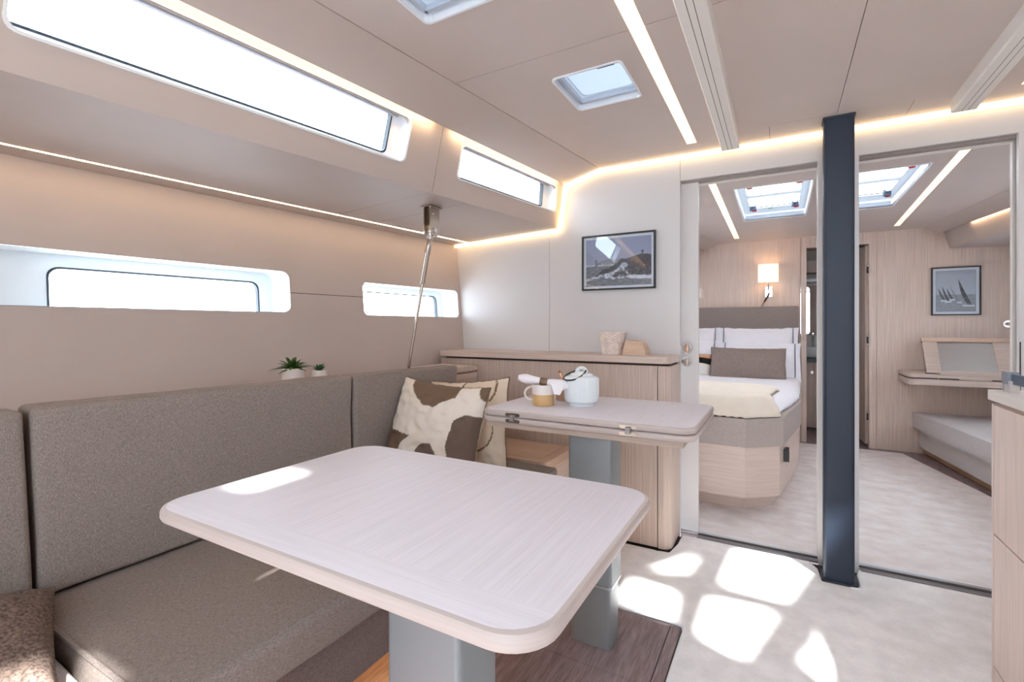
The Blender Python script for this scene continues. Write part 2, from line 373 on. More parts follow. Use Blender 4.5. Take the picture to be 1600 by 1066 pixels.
# shell closing surfaces around the saloon
hatchP = [rr(-.918, -.66, .845, 1.12, .02), rr(-.728, -.474, 1.60, 1.880, .02)]
def sunhole(pts, z=0.0):     # added, unseen deck opening, shaped so the sun patch lands on these points
    k = (2.03 - z) / 2.05
    return [(a + .96 * k, b - 1.12 * k) for a, b in pts]
sunh = [sunhole([(-.215, 2.22), (.0, 2.21), (.13, 2.64), (-.187, 2.60)]), sunhole([(-.244, 2.084), (-.03, 2.108), (-.122, 1.77), (-.25, 1.82)]), sunhole([(.068, 1.831), (.146, 2.064), (.175, 1.74)]),
        sunhole([(-.52, 2.19), (-.38, 2.255), (-.355, 2.47)]), sunhole([(-.57, 1.90), (-.56, 2.075), (-.385, 2.06), (-.37, 1.86)]),
        sunhole([(-.985, .575), (-.918, .575), (-.918, .69), (-.985, .69)], .775), sunhole([(-1.20, .30), (-1.06, .30), (-1.06, .41), (-1.20, .41)], .42),
        [(-.25, -1.55), (.7, -1.55), (.7, -.65), (-.25, -.65)]]
def grow(h, k=1.0, m=.03, dx=.008, dy=-.02):
    cx = sum(p[0] for p in h) / len(h); cy = sum(p[1] for p in h) / len(h)
    return [(a + dx + m * (1 if a > cx else -1), b + dy + m * (1 if b > cy else -1)) for a, b in h]
def flat(z): return lambda a, b: Vector((a, b, z))
xs = lambda y: 2 * CX - crease(y)
def cpl(name, pts, holes, z=ZC, mat=CEIL, parent=None, t=.012, kind='structure'):
    return obj(name, plate(pts, holes, flat(z), Vector((0, 0, t))), mat, parent, kind=kind if parent is None else 'structure')
ceil = cpl('ceiling', [(crease(Y0) + .003, Y0), (.2128, Y0), (.2128, 1.4485), (crease(1.4485) + .003, 1.4485)], [hatchP[0]] + [grow(h, m=.014, dx=.0, dy=.0) for h in sunh[5:7]] + [[(-.25, -1.55), (.2, -1.55), (.2, -.65), (-.25, -.65)]])
acc = [(-.042, 2.452), (.4735, 2.452), (.4735, 2.60), (-.042, 2.60)]
cpl('ceiling.001', [(crease(1.4515) + .003, 1.4515), (.2128, 1.4515), (.2128, 2.452), (-.042, 2.452), (-.042, 2.622), (crease(2.622) + .003, 2.622)], [hatchP[1]])
cpl('ceiling.002', [(.2152, Y0), (xs(Y0) - .003, Y0), (xs(2.622) - .003, 2.622), (.4735, 2.622), (.4735, 2.452), (.2152, 2.452)],
    sunh[:5] + [[(.23, -1.55), (.7, -1.55), (.7, -.65), (.23, -.65)]])
cpl('access_panel', rr(-.040, .472, 2.454, 2.622, .002), [], parent=ceil)
# outer deck above the headlining
deckholes = [rr(-.98, -.60, .78, 1.18, .02), rr(-.79, -.415, 1.54, 1.94, .02)] + [[(.30, .58), (1.22, .58), (1.22, 1.60), (.30, 1.60)]] + [grow(h, m=.006, dx=0, dy=0) for h in sunh[5:7]] + [[(-.25, -1.55), (.7, -1.55), (.7, -.65), (-.25, -.65)]]
struct('ceiling_deck', plate([(lowx(Y0) - .07, Y0 - .05), (2 * CX - lowx(Y0) + .07, Y0 - .05), (2 * CX - lowx(2.72) + .07, 2.72), (lowx(2.72) - .07, 2.72)], deckholes, flat(2.025), Vector((0, 0, .008))), SEAM)
for i, h_ in enumerate(sunh):      # clear panes over the added sun openings and companionway top, with white rims
    cx_ = sum(p[0] for p in h_) / len(h_); cy_ = sum(p[1] for p in h_) / len(h_)
    big_ = grow(h_, m=.035, dx=0, dy=0)
    wn = struct('window_%d' % (12 + i), plate(big_, [], flat(2.036), Vector((0, 0, .006))), GLASS)
    if i != 5 and i != 6: struct('window_rim', plate(grow(h_, m=.016, dx=0, dy=0), [grow(h_, m=.001, dx=0, dy=0)], flat(ZC - .004), Vector((0, 0, .0035))), WHITE2, wn)
# aft wall with the companionway
struct('wall_aft', plate([(-2.6, -.1), (3.1, -.1), (3.1, 2.06), (-2.6, 2.06)], [[(-.3, .75), (.75, .75), (.75, 1.98), (-.3, 1.98)]], lambda a, b: Vector((a, Y0, b)), Vector((0, -.04, 0))), BULK)

# bulkhead
def xz(y): return lambda a, b: Vector((a, y, b))
TH = Vector((0, .022, 0))
struct('wall_forward', plate([(-2.35, -.1), (-1.2305, -.1), (-1.2305, 2.06), (-2.35, 2.06)], [], xz(YB), TH), BULK)
struct('wall_forward.001', plate([(-1.229, -.1), (-.4635, -.1), (-.4635, 2.06), (-1.229, 2.06)], [], xz(YB), TH), BULK)
comb = lambda x0, x1, zt: [(x0, 2.06), (x0, zt), (.157, zt), (.157, -.02), (.315, -.02), (.315, zt), (.836, zt), (.836, -.1), (x1, -.1), (x1, 2.06)]
struct('wall_forward.002', plate(comb(-.4615, 2.8, 1.88), [], xz(YB), TH), BULK)
struct('wall_forward_cabin_side', plate([(-2.35, -.1), (-.40, -.1), (-.40, 1.862), (.157, 1.862), (.157, -.02), (.315, -.02), (.315, 1.862), (.836, 1.862), (.836, -.1), (2.8, -.1), (2.8, 2.06), (-2.35, 2.06)], [], xz(2.722), TH), RAILM)
for i, (a, b) in enumerate(((-.46, .157), (.315, .836))):
    struct('trim_%d' % (10 + i), box(a, b, 2.684, 2.72, 1.868, 1.879), M('track_grey', (150, 138, 132), .5))
    t = struct('trim_%d' % (20 + i), box(a if i else -.376, b, 2.64, 2.735, -.004, .004), M('threshold_metal', (150, 152, 160), .3, .8))
    struct('threshold_channel', box(a if i else -.376, b, 2.672, 2.69, .003, .0055), SEAM, t)
    struct('threshold_lip', box(a if i else -.376, b, 2.70, 2.712, .003, .013), WHITE2, t, bev=.002)
# sliding door, mostly drawn back behind the bulkhead
d = struct('door_1', box(-1.19, -.376, 2.688, 2.716, .012, 1.872), BULK, bev=.003)
for z, r in ((.985, .031), (.915, .026)):
    def disc(r0, y0, y1): return [Vector((-.4335 + r0 * math.cos(2 * math.pi * k / 28), y0, z + r0 * math.sin(2 * math.pi * k / 28))) for k in range(28)]
    bm = NB(); prism([(-.4335 + r * math.cos(2 * math.pi * k / 28), z + r * math.sin(2 * math.pi * k / 28)) for k in range(28)], 2.680, 2.689, bm, 'y')
    L = struct('door_lock', bm, CHROME, d, bev=.003)
    bm = NB(); prism([(-.4335 + r * .72 * math.cos(2 * math.pi * k / 28), z + r * .72 * math.sin(2 * math.pi * k / 28)) for k in range(28)], 2.678, 2.681, bm, 'y')
    struct('lock_cylinder', bm, STEEL, L)
    struct('thumb_turn', box(-.4375, -.4295, 2.668, 2.679, z - r * .5, z + r * .5), COPPER if z > .95 else STEEL, L, bev=.002)

# cove lamp that follows the bulkhead outline
def bulk_poly():
    z0 = 1.655; y = 2.63
    return [(hull(y, 1.655) + .01, 1.653), (ris(y, 1.69) + .012, 1.686), (lowx(y) + .0, 1.944), (crease(y), 2.004), (1.6, 2.004)]
pp = bulk_poly()
for i in range(4):
    (x0, z0), (x1, z1) = pp[i], pp[i + 1]; d_ = Vector((x1 - x0, 0, z1 - z0)).normalized(); nrm = Vector((d_.z, 0, -d_.x))
    if i == 0: segs = [(0, 1)]
    elif i == 3: segs = [(0, 1)]
    else: segs = [(0, 1)]
    bm = NB(); A, B = Vector((x0, 0, z0)), Vector((x1, 0, z1)); t_ = .016
    c = []
    for P_ in (A, B):
        c.append(P_)
    y0, y1 = 2.624, 2.648
    hexa(bm, [A + nrm * t_ + Vector((0, y0, 0)), A + nrm * t_ + Vector((0, y1, 0)), A + Vector((0, y1, 0)) - nrm * .004, A + Vector((0, y0, 0)) - nrm * .004,
              B + nrm * t_ + Vector((0, y0, 0)), B + nrm * t_ + Vector((0, y1, 0)), B + Vector((0, y1, 0)) - nrm * .004, B + Vector((0, y0, 0)) - nrm * .004])
    obj('led_strip', bm, LEDW, recenter=False, cat='light strip',
        label=['bright warm light bar along the underside of the soffit at the bulkhead', 'bright warm light bar running upright beside the short upper window',
               'bright warm light bar on the short slope at the bulkhead corner', 'long warm light bar where the flat ceiling meets the bulkhead'][i])

# ceiling light panels, rails, mast post
for k, (a, b) in enumerate(((.45, 1.4435), (1.4465, 2.492))):
    obj('ceiling_light_panel', box(-.401, -.356, a, b, ZC - .002, ZC + .004), LEDP, label='%s flush warm light strip in the saloon ceiling left of the white rail' % ('near length of the' if k == 0 else 'far length of the'),
        cat='ceiling light', group='saloon ceiling light strip', recenter=False)
obj('ceiling_light_panel', box(.79, .835, 1.66, 2.492, ZC - .002, ZC + .004), LEDP, label='flush warm light strip in the saloon ceiling right of the right-hand rail', cat='ceiling light', recenter=False)
def rail(xa, y0, y1, label):
    w = .083; r = thing('ceiling_rail', label, 'rail', (xa + w / 2, (y0 + y1) / 2, 1.96), 'ceiling rails')
    pr = [(xa, ZC), (xa + .002, 1.967), (xa + .007, 1.961), (xa + .031, 1.960), (xa + .031, 1.966), (xa + .033, 1.966), (xa + .033, 1.960), (xa + .050, 1.960), (xa + .050, 1.966),
          (xa + .052, 1.966), (xa + .052, 1.960), (xa + w - .007, 1.961), (xa + w - .002, 1.967), (xa + w, ZC)]
    obj('rail_profile', prism(pr, y0, y1, ax='y'), RAILM, r, ang=30)
    obj('groove_lining', prism([(xa + .031, 1.9655), (xa + .0335, 1.9655), (xa + .0335, 1.9605), (xa + .031, 1.9605)], y0, y1 - .001, prism([(xa + .050, 1.9655), (xa + .0525, 1.9655), (xa + .0525, 1.9605), (xa + .050, 1.9605)], y0, y1 - .001, ax='y'), 'y'), SEAM, r)
    obj('end_cap', prism(rr(xa + .001, xa + w - .001, 1.9605, ZC, .006), y1, y1 + .006, ax='y'), RAILM, r)
rail(-.250, .5, 2.535, 'white grooved ceiling rail left of the dark mast post')
rail(.600, 1.62, 2.535, 'white grooved ceiling rail at top right, right of the mast post')
post = thing('mast_post', 'dark navy vertical mast post standing between the two cabin doorways', 'post', (.2235, 2.512, 0))
obj('post_tube', prism(rr(.168, .279, 2.472, 2.553, .013, 5), .0, ZC, ax='z'), NAVYP, post, ang=50)
obj('post_collar', prism(rr(.164, .283, 2.467, 2.558, .01, 4), 2.000, ZC, ax='z'), DARK, post)
obj('base_gasket', plate(rr(.158, .295, 2.458, 2.575, .03), [rr(.168, .279, 2.472, 2.553, .022)], flat(.001), Vector((0, 0, .006))), DARK, post)

# saloon hatches
def small_hatch(pts, label, latch):
    cx = sum(p[0] for p in pts) / len(pts); cy = sum(p[1] for p in pts) / len(pts)
    x0, x1 = min(p[0] for p in pts), max(p[0] for p in pts); y0, y1 = min(p[1] for p in pts), max(p[1] for p in pts)
    h = thing('deck_hatch', label, 'hatch', (cx, cy, ZC), 'small saloon ceiling hatches')
    rim = [(cx + (a - cx) * 1.05, cy + (b - cy) * 1.045) for a, b in pts]
    obj('hatch_rim', plate(rim, [pts], flat(ZC - .005), Vector((0, 0, .006))), WHITE2, h)
    q_ = [(cx + (a - cx) * .985, cy + (b - cy) * .985) for a, b in pts]
    obj('hatch_reveal', loopring([(a, b, ZC - .004) for a, b in q_], [(a, b, ZC + .030) for a, b in q_]), WHITE2, h)
    g = rr(x0 + .03, x1 - .015, y0 + .03, y1 - .035, .03)
    obj('hatch_frame', plate(pts, [g], flat(ZC + .03), Vector((0, 0, .004))), HFRAME, h)
    obj('blind', plate(g, [], flat(ZC + .034), Vector((0, 0, .003))), HSHADE, h)
    obj('blind_rail', box(x0 + .012, x1 - .008, y1 - .03, y1 - .016, ZC + .012, ZC + .03), M('hatch_rail_grey', (190, 198, 210), .4), h, bev=.003)
    obj('side_channel', box(x0 + .008, x0 + .02, y0 + .02, y1 - .02, ZC + .012, ZC + .03), M('hatch_rail_grey', (190, 198, 210), .4), h, bev=.003)
    if latch: obj('latch', box(x1 - .085, x1 - .025, y0 + .004, y0 + .014, ZC - .001, ZC + .012), BLUE, h, bev=.002)
small_hatch(hatchP[0], 'small white ceiling hatch cut off by the top edge of the picture', False)
small_hatch(hatchP[1], 'small white ceiling hatch with a dark latch near the warm light strip', True)
# added sun openings sit in the starboard ceiling, out of view (see sunhole)
# ------------------------------------------------------------------ floors
fl = struct('floor', plate([(-.965, Y0), (2.6, Y0), (2.6, 2.645), (-.48, 2.645), (-.48, 2.30), (-.965, 2.30)][0:0] or
     [(-.305, Y0), (2.6, Y0), (2.6, 2.638), (.312, 2.638), (.302, 2.58), (.29, 2.455), (.16, 2.455), (.150, 2.57), (.12, 2.632), (-.448, 2.640), (-.448, 2.52), (-.47, 2.40), (-.53, 2.395), (-1.05, 2.395), (-1.05, 1.842), (-.325, 1.842), (-.300, 1.820)],
     [], flat(0), Vector((0, 0, -.012))), CARPET)
struct('carpet_edge', tube([(-1.05, 1.842, -.002), (-.33, 1.842, -.002), (-.307, 1.832, -.002), (-.302, 1.80, -.002), (-.305, 1.2, -.002), (-.305, .6, -.002)], .006, 8), WHITE2, fl)
struct('carpet_edge', tube([(-.448, 2.62, .0), (-.450, 2.52, 0), (-.468, 2.41, 0), (-.53, 2.392, 0)], .002, 6), SEAM, fl)
struct('carpet_edge', tube([(.315, 2.64, .0), (.302, 2.58, 0), (.300, 2.47, 0), (.292, 2.452, 0), (.26, 2.446, 0)], .006, 6), WHITE2, fl)
struct('floor_base', box(-2.3, 2.7, Y0, 2.66, -.05, -.02), SEAM)
fw = struct('floor.001', box(-1.2, -.312, Y0, 1.836, -.02, -.014), SEAM)
ys = [-1.7, -1.2, -.7, -.25, .12, .6, 1.04, 1.4815]
for i, y in enumerate(ys):
    y2 = ys[i + 1] if i + 1 < len(ys) else 1.834
    for (a, b) in ((-1.2, -.352), (-.350, -.313)) if i % 1 == 0 else ():
        struct('plank', box(a, b - .001, y + .001, y2 - .001, -.016, -.006), PLANK, fw)
struct('floor.002', plate([(-1.8, 2.70), (1.9, 2.70), (1.215, 4.12), (.93, 5.28), (.2, 5.30), (-1.8, 5.3)], [], flat(.0), Vector((0, 0, -.02))), CARPET2)
struct('floor.003', box(-1.8, 2.2, 2.69, 6.5, -.05, -.008), PLANK)

# ------------------------------------------------------------------ forward cabin shell
YF = 5.4; ZF = 1.965; CC = .26
def cm(s, x): return x if s > 0 else 2 * CC - x
ccx = lambda y: 1.08 + (YF - y) * .146
csx = lambda y: 1.205 + (YF - y) * .180
crx = lambda y, z: 1.235 + (YF - y) * (.185 if z > 1.85 else .165) + (1.91 - z) * .25
chx = lambda y: 1.78 + (YF - y) * .2
chatch = [rr(-.249, .173, 3.29, 4.31, .012), rr(.273, .700, 3.27, 4.29, .012)]
YA = 2.745
for s in (1, -1):
    nm = 'starboard' if s > 0 else 'port'; o_ = Vector((s, 0, 0))
    struct('ceiling_slope_cabin_' + nm, plate([(YA, 0), (YF, 0), (YF, 1), (YA, 1)], [], lambda y, t: Vector((cm(s, ccx(y) + .002 + (csx(y) - ccx(y)) * t), y, ZF + (1.912 - ZF) * t)), Vector((0, 0, .012))), CEIL)
    struct('wall_cabin_riser_' + nm, plate([(YA, 1.775), (YF, 1.775), (YF, 1.96), (YA, 1.96)], [], lambda y, z: Vector((cm(s, crx(y, z)), y, z)), o_ * .01), WALL)
    struct('trim_cabin_soffit_' + nm, plate([(YA, 0), (YF, 0), (YF, 1), (YA, 1)], [], lambda y, t: Vector((cm(s, crx(y, 1.775) + (chx(y) - crx(y, 1.775)) * t), y, 1.775 - .02 * t)), Vector((0, 0, .01))), WALL)
    struct('wall_cabin_' + nm, plate([(YA, -.1), (YF, -.1), (YF, 1.76), (YA, 1.76)], [rr(3.0, 4.9, .98, 1.5, .04)], lambda y, z: Vector((cm(s, chx(y)), y, z)), o_ * .01), WALL)
    struct('window_%d' % (9 + (s > 0)), plate(rr(2.98, 4.92, .96, 1.52, .04), [], lambda y, z: Vector((cm(s, chx(y)), y, z)) + o_ * .012, o_ * .004), FROST)  # unseen cabin hull window, added to bring in more daylight
    obj('cove_lamp', plate([(3.0, 0), (YF - .42, 0), (YF - .42, 1), (3.0, 1)], [], lambda y, t: Vector((cm(s, csx(y) + .002), y, 1.918 + .01 * t)), o_ * .005), LEDC,
        label='hidden warm cove lamp along the %s side of the sleeping cabin ceiling' % nm, cat='light strip', recenter=False)
struct('ceiling_cabin', plate([(2 * CC - ccx(YA), YA), (ccx(YA), YA), (ccx(YF), YF), (2 * CC - ccx(YF), YF)], chatch, flat(ZF), Vector((0, 0, .012))), CEIL)
struct('ceiling_cabin_deck', plate([(-2.3, 2.70), (2.9, 2.70), (2.9, 6.6), (-2.3, 6.6)], [rr(-.33, .225, 3.2, 4.4, .02), rr(.235, .78, 3.2, 4.4, .02), rr(.35, .65, 5.7, 6.1, .02)], flat(1.985), Vector((0, 0, .008))), SEAM)
for s, c in ((-1, [(-.376, 3.0), (-.335, 3.0), (-.343, 5.14), (-.386, 5.14)]), (1, [(.765, 3.0), (.806, 3.0), (.892, 5.16), (.853, 5.16)])):
    c = [(a, min(b, 5.17)) for a, b in c]
    obj('ceiling_light_panel', plate(c, [], flat(ZF - .002), Vector((0, 0, .003))), LEDP, recenter=False, cat='ceiling light',
        label='warm light strip in the sleeping cabin ceiling %s' % ('left of the escape hatches above the bed' if s < 0 else 'at the right above the settee'))
def big_hatch(pts, label, side):
    x0, x1 = min(p[0] for p in pts), max(p[0] for p in pts); y0, y1 = min(p[1] for p in pts), max(p[1] for p in pts); cx = (x0 + x1) / 2; cy = (y0 + y1) / 2
    h = thing('escape_hatch', label, 'hatch', (cx, cy, ZF), 'sleeping cabin escape hatches')
    obj('hatch_rim', plate([(cx + (a - cx) * 1.03, cy + (b - cy) * 1.015) for a, b in pts], [pts], flat(ZF - .006), Vector((0, 0, .007))), WHITE2, h)
    q_ = [(cx + (a - cx) * .993, cy + (b - cy) * .997) for a, b in pts]
    obj('hatch_reveal', loopring([(a, b, ZF - .004) for a, b in q_], [(a, b, ZF + .09) for a, b in q_]), HFRAME, h)
    g = [rr(x0 + .05, x1 - .05, y0 + .08, y0 + .44, .03), rr(x0 + .05, x1 - .05, y0 + .50, y1 - .17, .03)]
    obj('hatch_frame', plate(pts, g, flat(ZF + .05), Vector((0, 0, .004))), HFRAME, h)
    for q in g: obj('pane', plate(q, [], flat(ZF + .054), Vector((0, 0, .004))), FROST, h)
    obj('blind_cassette', box(x0 + .01, x1 - .01, y1 - .03, y1 - .006, ZF + .002, ZF + .03), M('hatch_rail_grey', (190, 198, 210), .4), h, bev=.003)
    obj('crossbar', tube([(x0 + .08, y0 + .74, ZF + .035), (x1 - .08, y0 + .74, ZF + .035)], .004, 8), SEAM, h)
    for px in (x0 + .075, x1 - .075):
        for yy in (y0 + .05, y0 + .72):
            L = obj('lever_handle', box(px - .022, px + .022, yy, yy + .028, ZF + .012, ZF + .05), BLUE, h, bev=.006)
            obj('lever_grip', lathe([(0, ZF + .006), (.016, ZF + .008), (.019, ZF + .02), (.012, ZF + .03), (0, ZF + .032)], px + .008, yy + .03, 14), RED, L)
            obj('lever_arm', box(px - .012, px + .012, yy - .05 if yy > y0 + .1 else yy + .01, yy + .01 if yy > y0 + .1 else yy + .03, ZF + .03, ZF + .045), CHROME, L, bev=.003)
    if side < 0:
        s_ = obj('exit_sticker', box(cx - .035, cx - .008, y0 + .865, y0 + .90, ZF + .0475, ZF + .0495), M('sticker_green', (40, 150, 110), .5), h)
        obj('sticker_cross', box(cx - .0225, cx - .0205, y0 + .867, y0 + .898, ZF + .0468, ZF + .0475, box(cx - .033, cx - .010, y0 + .8815, y0 + .8835, ZF + .0468, ZF + .0475)), WHITE2, s_)
big_hatch(chatch[0], 'white escape hatch seen through the left doorway, red and blue levers', -1)
big_hatch(chatch[1], 'white escape hatch seen just right of the mast post, through the right doorway', 1)
# forward wall of the cabin with the doorway to the washroom
struct('wall_cabin_forward', plate([(-2.2, -.1), (.178, -.1), (.178, 2.05), (-2.2, 2.05)], [], xz(YF), Vector((0, .02, 0))), OAKV)
struct('wall_cabin_forward.001', plate([(.768, -.1), (2.8, -.1), (2.8, 2.05), (.768, 2.05)], [], xz(YF), Vector((0, .02, 0))), OAKV)
struct('door_frame', plate([(.181, -.02), (.226, -.02), (.226, 1.86), (.712, 1.86), (.712, -.02), (.765, -.02), (.765, 2.05), (.181, 2.05)], [], xz(YF - .012), Vector((0, .06, 0))), OAKV)
# washroom
for nm, b in (('wall_washroom_port', box(.0, .02, 5.43, 6.42, -.1, 2.03)), ('wall_washroom_starboard', box(1.0, 1.02, 5.43, 6.42, -.1, 2.03)), ('wall_washroom_forward', box(0, 1.02, 6.42, 6.44, -.1, 2.03))):
    struct(nm, b, RAILM)
struct('window_11', plate(rr(.34, .66, 5.69, 6.11, .02), [], flat(1.985), Vector((0, 0, .004))), HFRAME)  # unseen ceiling pane, added to light the washroom
struct('ceiling_washroom', plate([(0, 5.42), (1.02, 5.42), (1.02, 6.44), (0, 6.44)], [rr(.35, .65, 5.7, 6.1, .02)], flat(1.97), Vector((0, 0, .01))), CEIL)
wd = struct('door_2', hexa(NB(), [(.690, 5.45, .02), (.712, 5.45, .02), (.655, 6.12, .02), (.633, 6.12, .02), (.690, 5.45, 1.85), (.712, 5.45, 1.85), (.655, 6.12, 1.85), (.633, 6.12, 1.85)]), OAKC)
for z in (1.62, .98, .28):
    hg = struct('hinge', box(.694, .716, 5.380, 5.392, z - .045, z + .045), STEEL, wd, bev=.002)
    struct('hinge_knuckle', tube([(.700, 5.378, z - .03), (.700, 5.378, z + .03)], .008, 10), BLACK, hg)
c_ = thing('vanity_cabinet', 'oak washroom cabinet with small knobs, seen in the gap beside the mast post', 'cabinet', (.45, 6.2, 0))
obj('cabinet_body', box(.03, .62, 6.04, 6.40, .02, .715), OAKC, c_)
for x in (.04, .185, .33, .475):
    dr = obj('cabinet_door', box(x, x + .14, 6.025, 6.038, .06, .70), OAKC, c_, bev=.002)
    obj('knob', box(x + .105, x + .128, 6.005, 6.026, .60, .63), CHROME, dr, bev=.004)
obj('worktop', box(.03, .63, 6.01, 6.41, .72, .755), BATH, c_, bev=.004)
obj('wash_basin', lathe([(.0, .757), (.12, .757), (.19, .81), (.21, .885), (.20, .885), (.17, .82), (.1, .775), (0, .77)], .33, 6.20, 32), CERA, label='white round wash basin on the dark washroom worktop', cat='basin')
t_ = thing('washroom_tap', 'chrome tap behind the white washroom basin', 'tap', (.33, 6.385, .757))
obj('tap_body', tube([(.33, 6.385, .757), (.33, 6.385, .98), (.33, 6.36, 1.01), (.33, 6.28, 1.01), (.33, 6.27, .99)], .012, 10), CHROME, t_); obj('tap_lever', box(.322, .338, 6.36, 6.40, 1.015, 1.03), CHROME, t_, bev=.003)
mr_ = thing('washroom_mirror', 'tall washroom mirror above the basin', 'mirror', (.4, 6.41, 1.0))
obj('mirror_glass', box(.05, .30, 6.408, 6.418, 1.02, 1.56), MIRROR, mr_); obj('mirror_frame', plate(rr(.04, .76, 1.01, 1.57, .01), [rr(.05, .30, 1.02, 1.56, .03)], xz(6.404), Vector((0, .014, 0))), OAKC, mr_)
sc_ = thing('wall_locker', 'washroom wall locker with a white shelf above the mirror', 'cabinet', (.4, 6.3, 1.58))
obj('locker_body', box(.03, .76, 6.2, 6.41, 1.70, 1.83), OAKC, sc_, bev=.003); obj('shelf', box(.03, .76, 6.18, 6.41, 1.60, 1.63), WHITE2, sc_, bev=.003)

# ------------------------------------------------------------------ bed
bed = thing('bed', 'island double bed with pale oak base and grey upholstered border', 'bed', (-.45, 4.2, 0))
def bedpoly(g, y1=5.33, r=0):   # outline grown by g
    return [(-.83 - g * .4, 3.085 - g), (-.175 + g * .4, 3.085 - g), (.0 + g, 3.235 - g * .5), (.115 + g, 4.0), (.165 + g * .3, 5.1), (.165 + g * .3, y1), (-1.22 - g, y1), (-1.18 - g, 4.2), (-1.0 - g, 3.235 - g * .5)]
obj('plinth', prism([(a, b + (.09 if b < 3.5 else 0)) for a, b in bedpoly(-.045)], 0, .105), OAKH, bed)
obj('base_panel', prism(bedpoly(0), .1, .40), OAKH, bed, bev=.003)
obj('upholstered_border', prism(bedpoly(.02), .40, .565), BEDB, bed, bev=.014, seg=3)
lt = obj('latch', box(.020, .052, 3.36, 3.46, .275, .345), BLACK, bed, bev=.006); obj('latch_plate', box(.030, .055, 3.375, 3.40, .29, .33), STEEL, lt, bev=.003)
def duvet():
    bm = NB(); P = bedpoly(-.005, 5.30); n = len(P); rings = []
    # resample the outline finely
    pts = []
    for i in range(n):
        a, b = Vector(P[i]), Vector(P[(i + 1) % n]); m = max(2, int((b - a).length / .06))
        for k in range(m): pts.append(a + (b - a) * k / m)
    for _ in range(3): pts = [(pts[i - 1] + pts[i] * 2 + pts[(i + 1) % len(pts)]) / 4 for i in range(len(pts))]
    c = Vector((-.5, 4.2))
    for (g, z) in ((-.005, .567), (.012, .58), (.008, .60), (-.02, .625), (-.06, .640), (-.12, .645), (-.25, .645)):
        rg = []
        for i, p in enumerate(pts):
            d_ = (p - c).normalized(); q = p + d_ * (g + .006 * noise.noise(Vector((p.x * 9, p.y * 9, g * 20))))
            f_ = max(0, min(1, (3.7 - p.y) / .5)); q = q - d_ * .03 * f_; z_ = z - .02 * f_ if z > .58 else z
            rg.append(bm.verts.new((q.x, q.y, z_ + .006 * noise.noise(Vector((p.x * 5, p.y * 5, z * 12))))))
        rings.append(rg)
    m = len(pts)
    for j in range(len(rings) - 1):
        for i in range(m): bm.faces.new((rings[j][i], rings[j][(i + 1) % m], rings[j + 1][(i + 1) % m], rings[j + 1][i]))
    bm.faces.new(rings[-1]); return bm
bm = duvet(); bmesh.ops.triangulate(bm, faces=[f for f in bm.faces if len(f.verts) > 4])
obj('sheet', bm, SHEET, label='white bed linen covering the mattress of the island bed', cat='bedding', ang=80)
# cream duvet folded over the foot half
def fold():
    bm = NB(); nx, ny = 72, 46; G = {}
    def xr(y): return -.175 + (y - 3.085) / .15 * .175 if y < 3.235 else .0 + (y - 3.235) * .15
    def xl(y): return -.83 - (y - 3.085) / .15 * .17 if y < 3.235 else -1.0 - (y - 3.235) * .186
    for i in range(nx + 1):
        for j in range(ny + 1):
            u = i / nx; v = (j / ny) ** 1.25; y = 3.088 + v * .80
            cut = .10 * max(0, min(1, (y - 3.24) / .25)) ** .7
            a, b = xl(y) + cut, xr(y) - cut; x = a + (b - a) * u
            e = max(0, min((x - xl(y)) * .9, (xr(y) - x) * .9, (y - 3.088)) / .085); e = min(1, e)
            z = .568 + .108 * math.sin(e * math.pi / 2) ** .75 + .010 * noise.noise(Vector((x * 4, y * 4, 1))) * e + .004 * noise.noise(Vector((x * 16, y * 9, 3)))
            if j == 0: z += .004 * math.sin(i * 1.3)
            m_ = min(u, 1 - u) * (b - a)
            if cut > .01 and m_ < .03: z -= .02 * (1 - m_ / .03) * min(1, cut / .05)
            if v > .95: z -= .02 * (v - .95) / .05
            G[i, j] = bm.verts.new((x, y + .03 * math.sin(u * 4) * v, z))
    for i in range(nx):
        for j in range(ny): bm.faces.new((G[i, j], G[i + 1, j], G[i + 1, j + 1], G[i, j + 1]))
    return bm
o = obj('duvet', fold(), CREAM, label='cream duvet spread across the foot of the island bed', cat='duvet', ang=80)
so_ = o.modifiers.new('thick', 'SOLIDIFY'); so_.thickness = .012; so_.offset = 1
hb = thing('headboard', 'grey-brown upholstered headboard on the oak wall behind the pillows', 'headboard', (-.5, 5.35, .5))
obj('headboard_panel', prism(rr(-1.22, .162, .5, 1.30, .015), 5.335, 5.398, ax='y'), HEADB, hb, bev=.012, seg=3)
def bedpillow(w, h, t, c, tilt, label, seedo, stripe=(1,), rz=0, roll=0):
    r = thing('pillow', label, 'pillow', c, 'white pillows with navy piping')
    bm, Mx, e = pillow('', w, h, t, SHEET, c, rz, tilt, roll, pinch=.05, wr=.006, seedo=seedo, flange=.10)
    obj('pillow_body', bm, SHEET, r, ang=80)
    for sx in stripe:
        u = sx * .86; pts = [Mx @ Vector((u * w / 2, -.004 - t * .5 * ((1 - (abs(u) / .90) ** 2.6) * max(0, 1 - (abs(v) / .90) ** 2.6)) ** .5 * 1.0, v * h / 2 * .97)) for v in [q / 8 - 1 for q in range(17)]]
        obj('navy_stripe', tube(pts, .0035, 6), NAVY, r)
bedpillow(.70, .44, .13, Vector((-.19, 5.22, .875)), R(-8), 'upper right white pillow with a navy stripe, against the headboard', 1, (1, -1))
bedpillow(.70, .44, .13, Vector((-.87, 5.23, .875)), R(-8), 'upper left white pillow cut off by the door edge, against the headboard', 2, (1,))
bedpillow(.68, .36, .13, Vector((-.17, 5.04, .775)), R(-14), 'lower right white pillow with a navy stripe, behind the brown cushion', 3, (1, -1))
bedpillow(.68, .36, .13, Vector((-.85, 5.04, .79)), R(-14), 'lower left white pillow behind the striped cushion', 4, (1,))
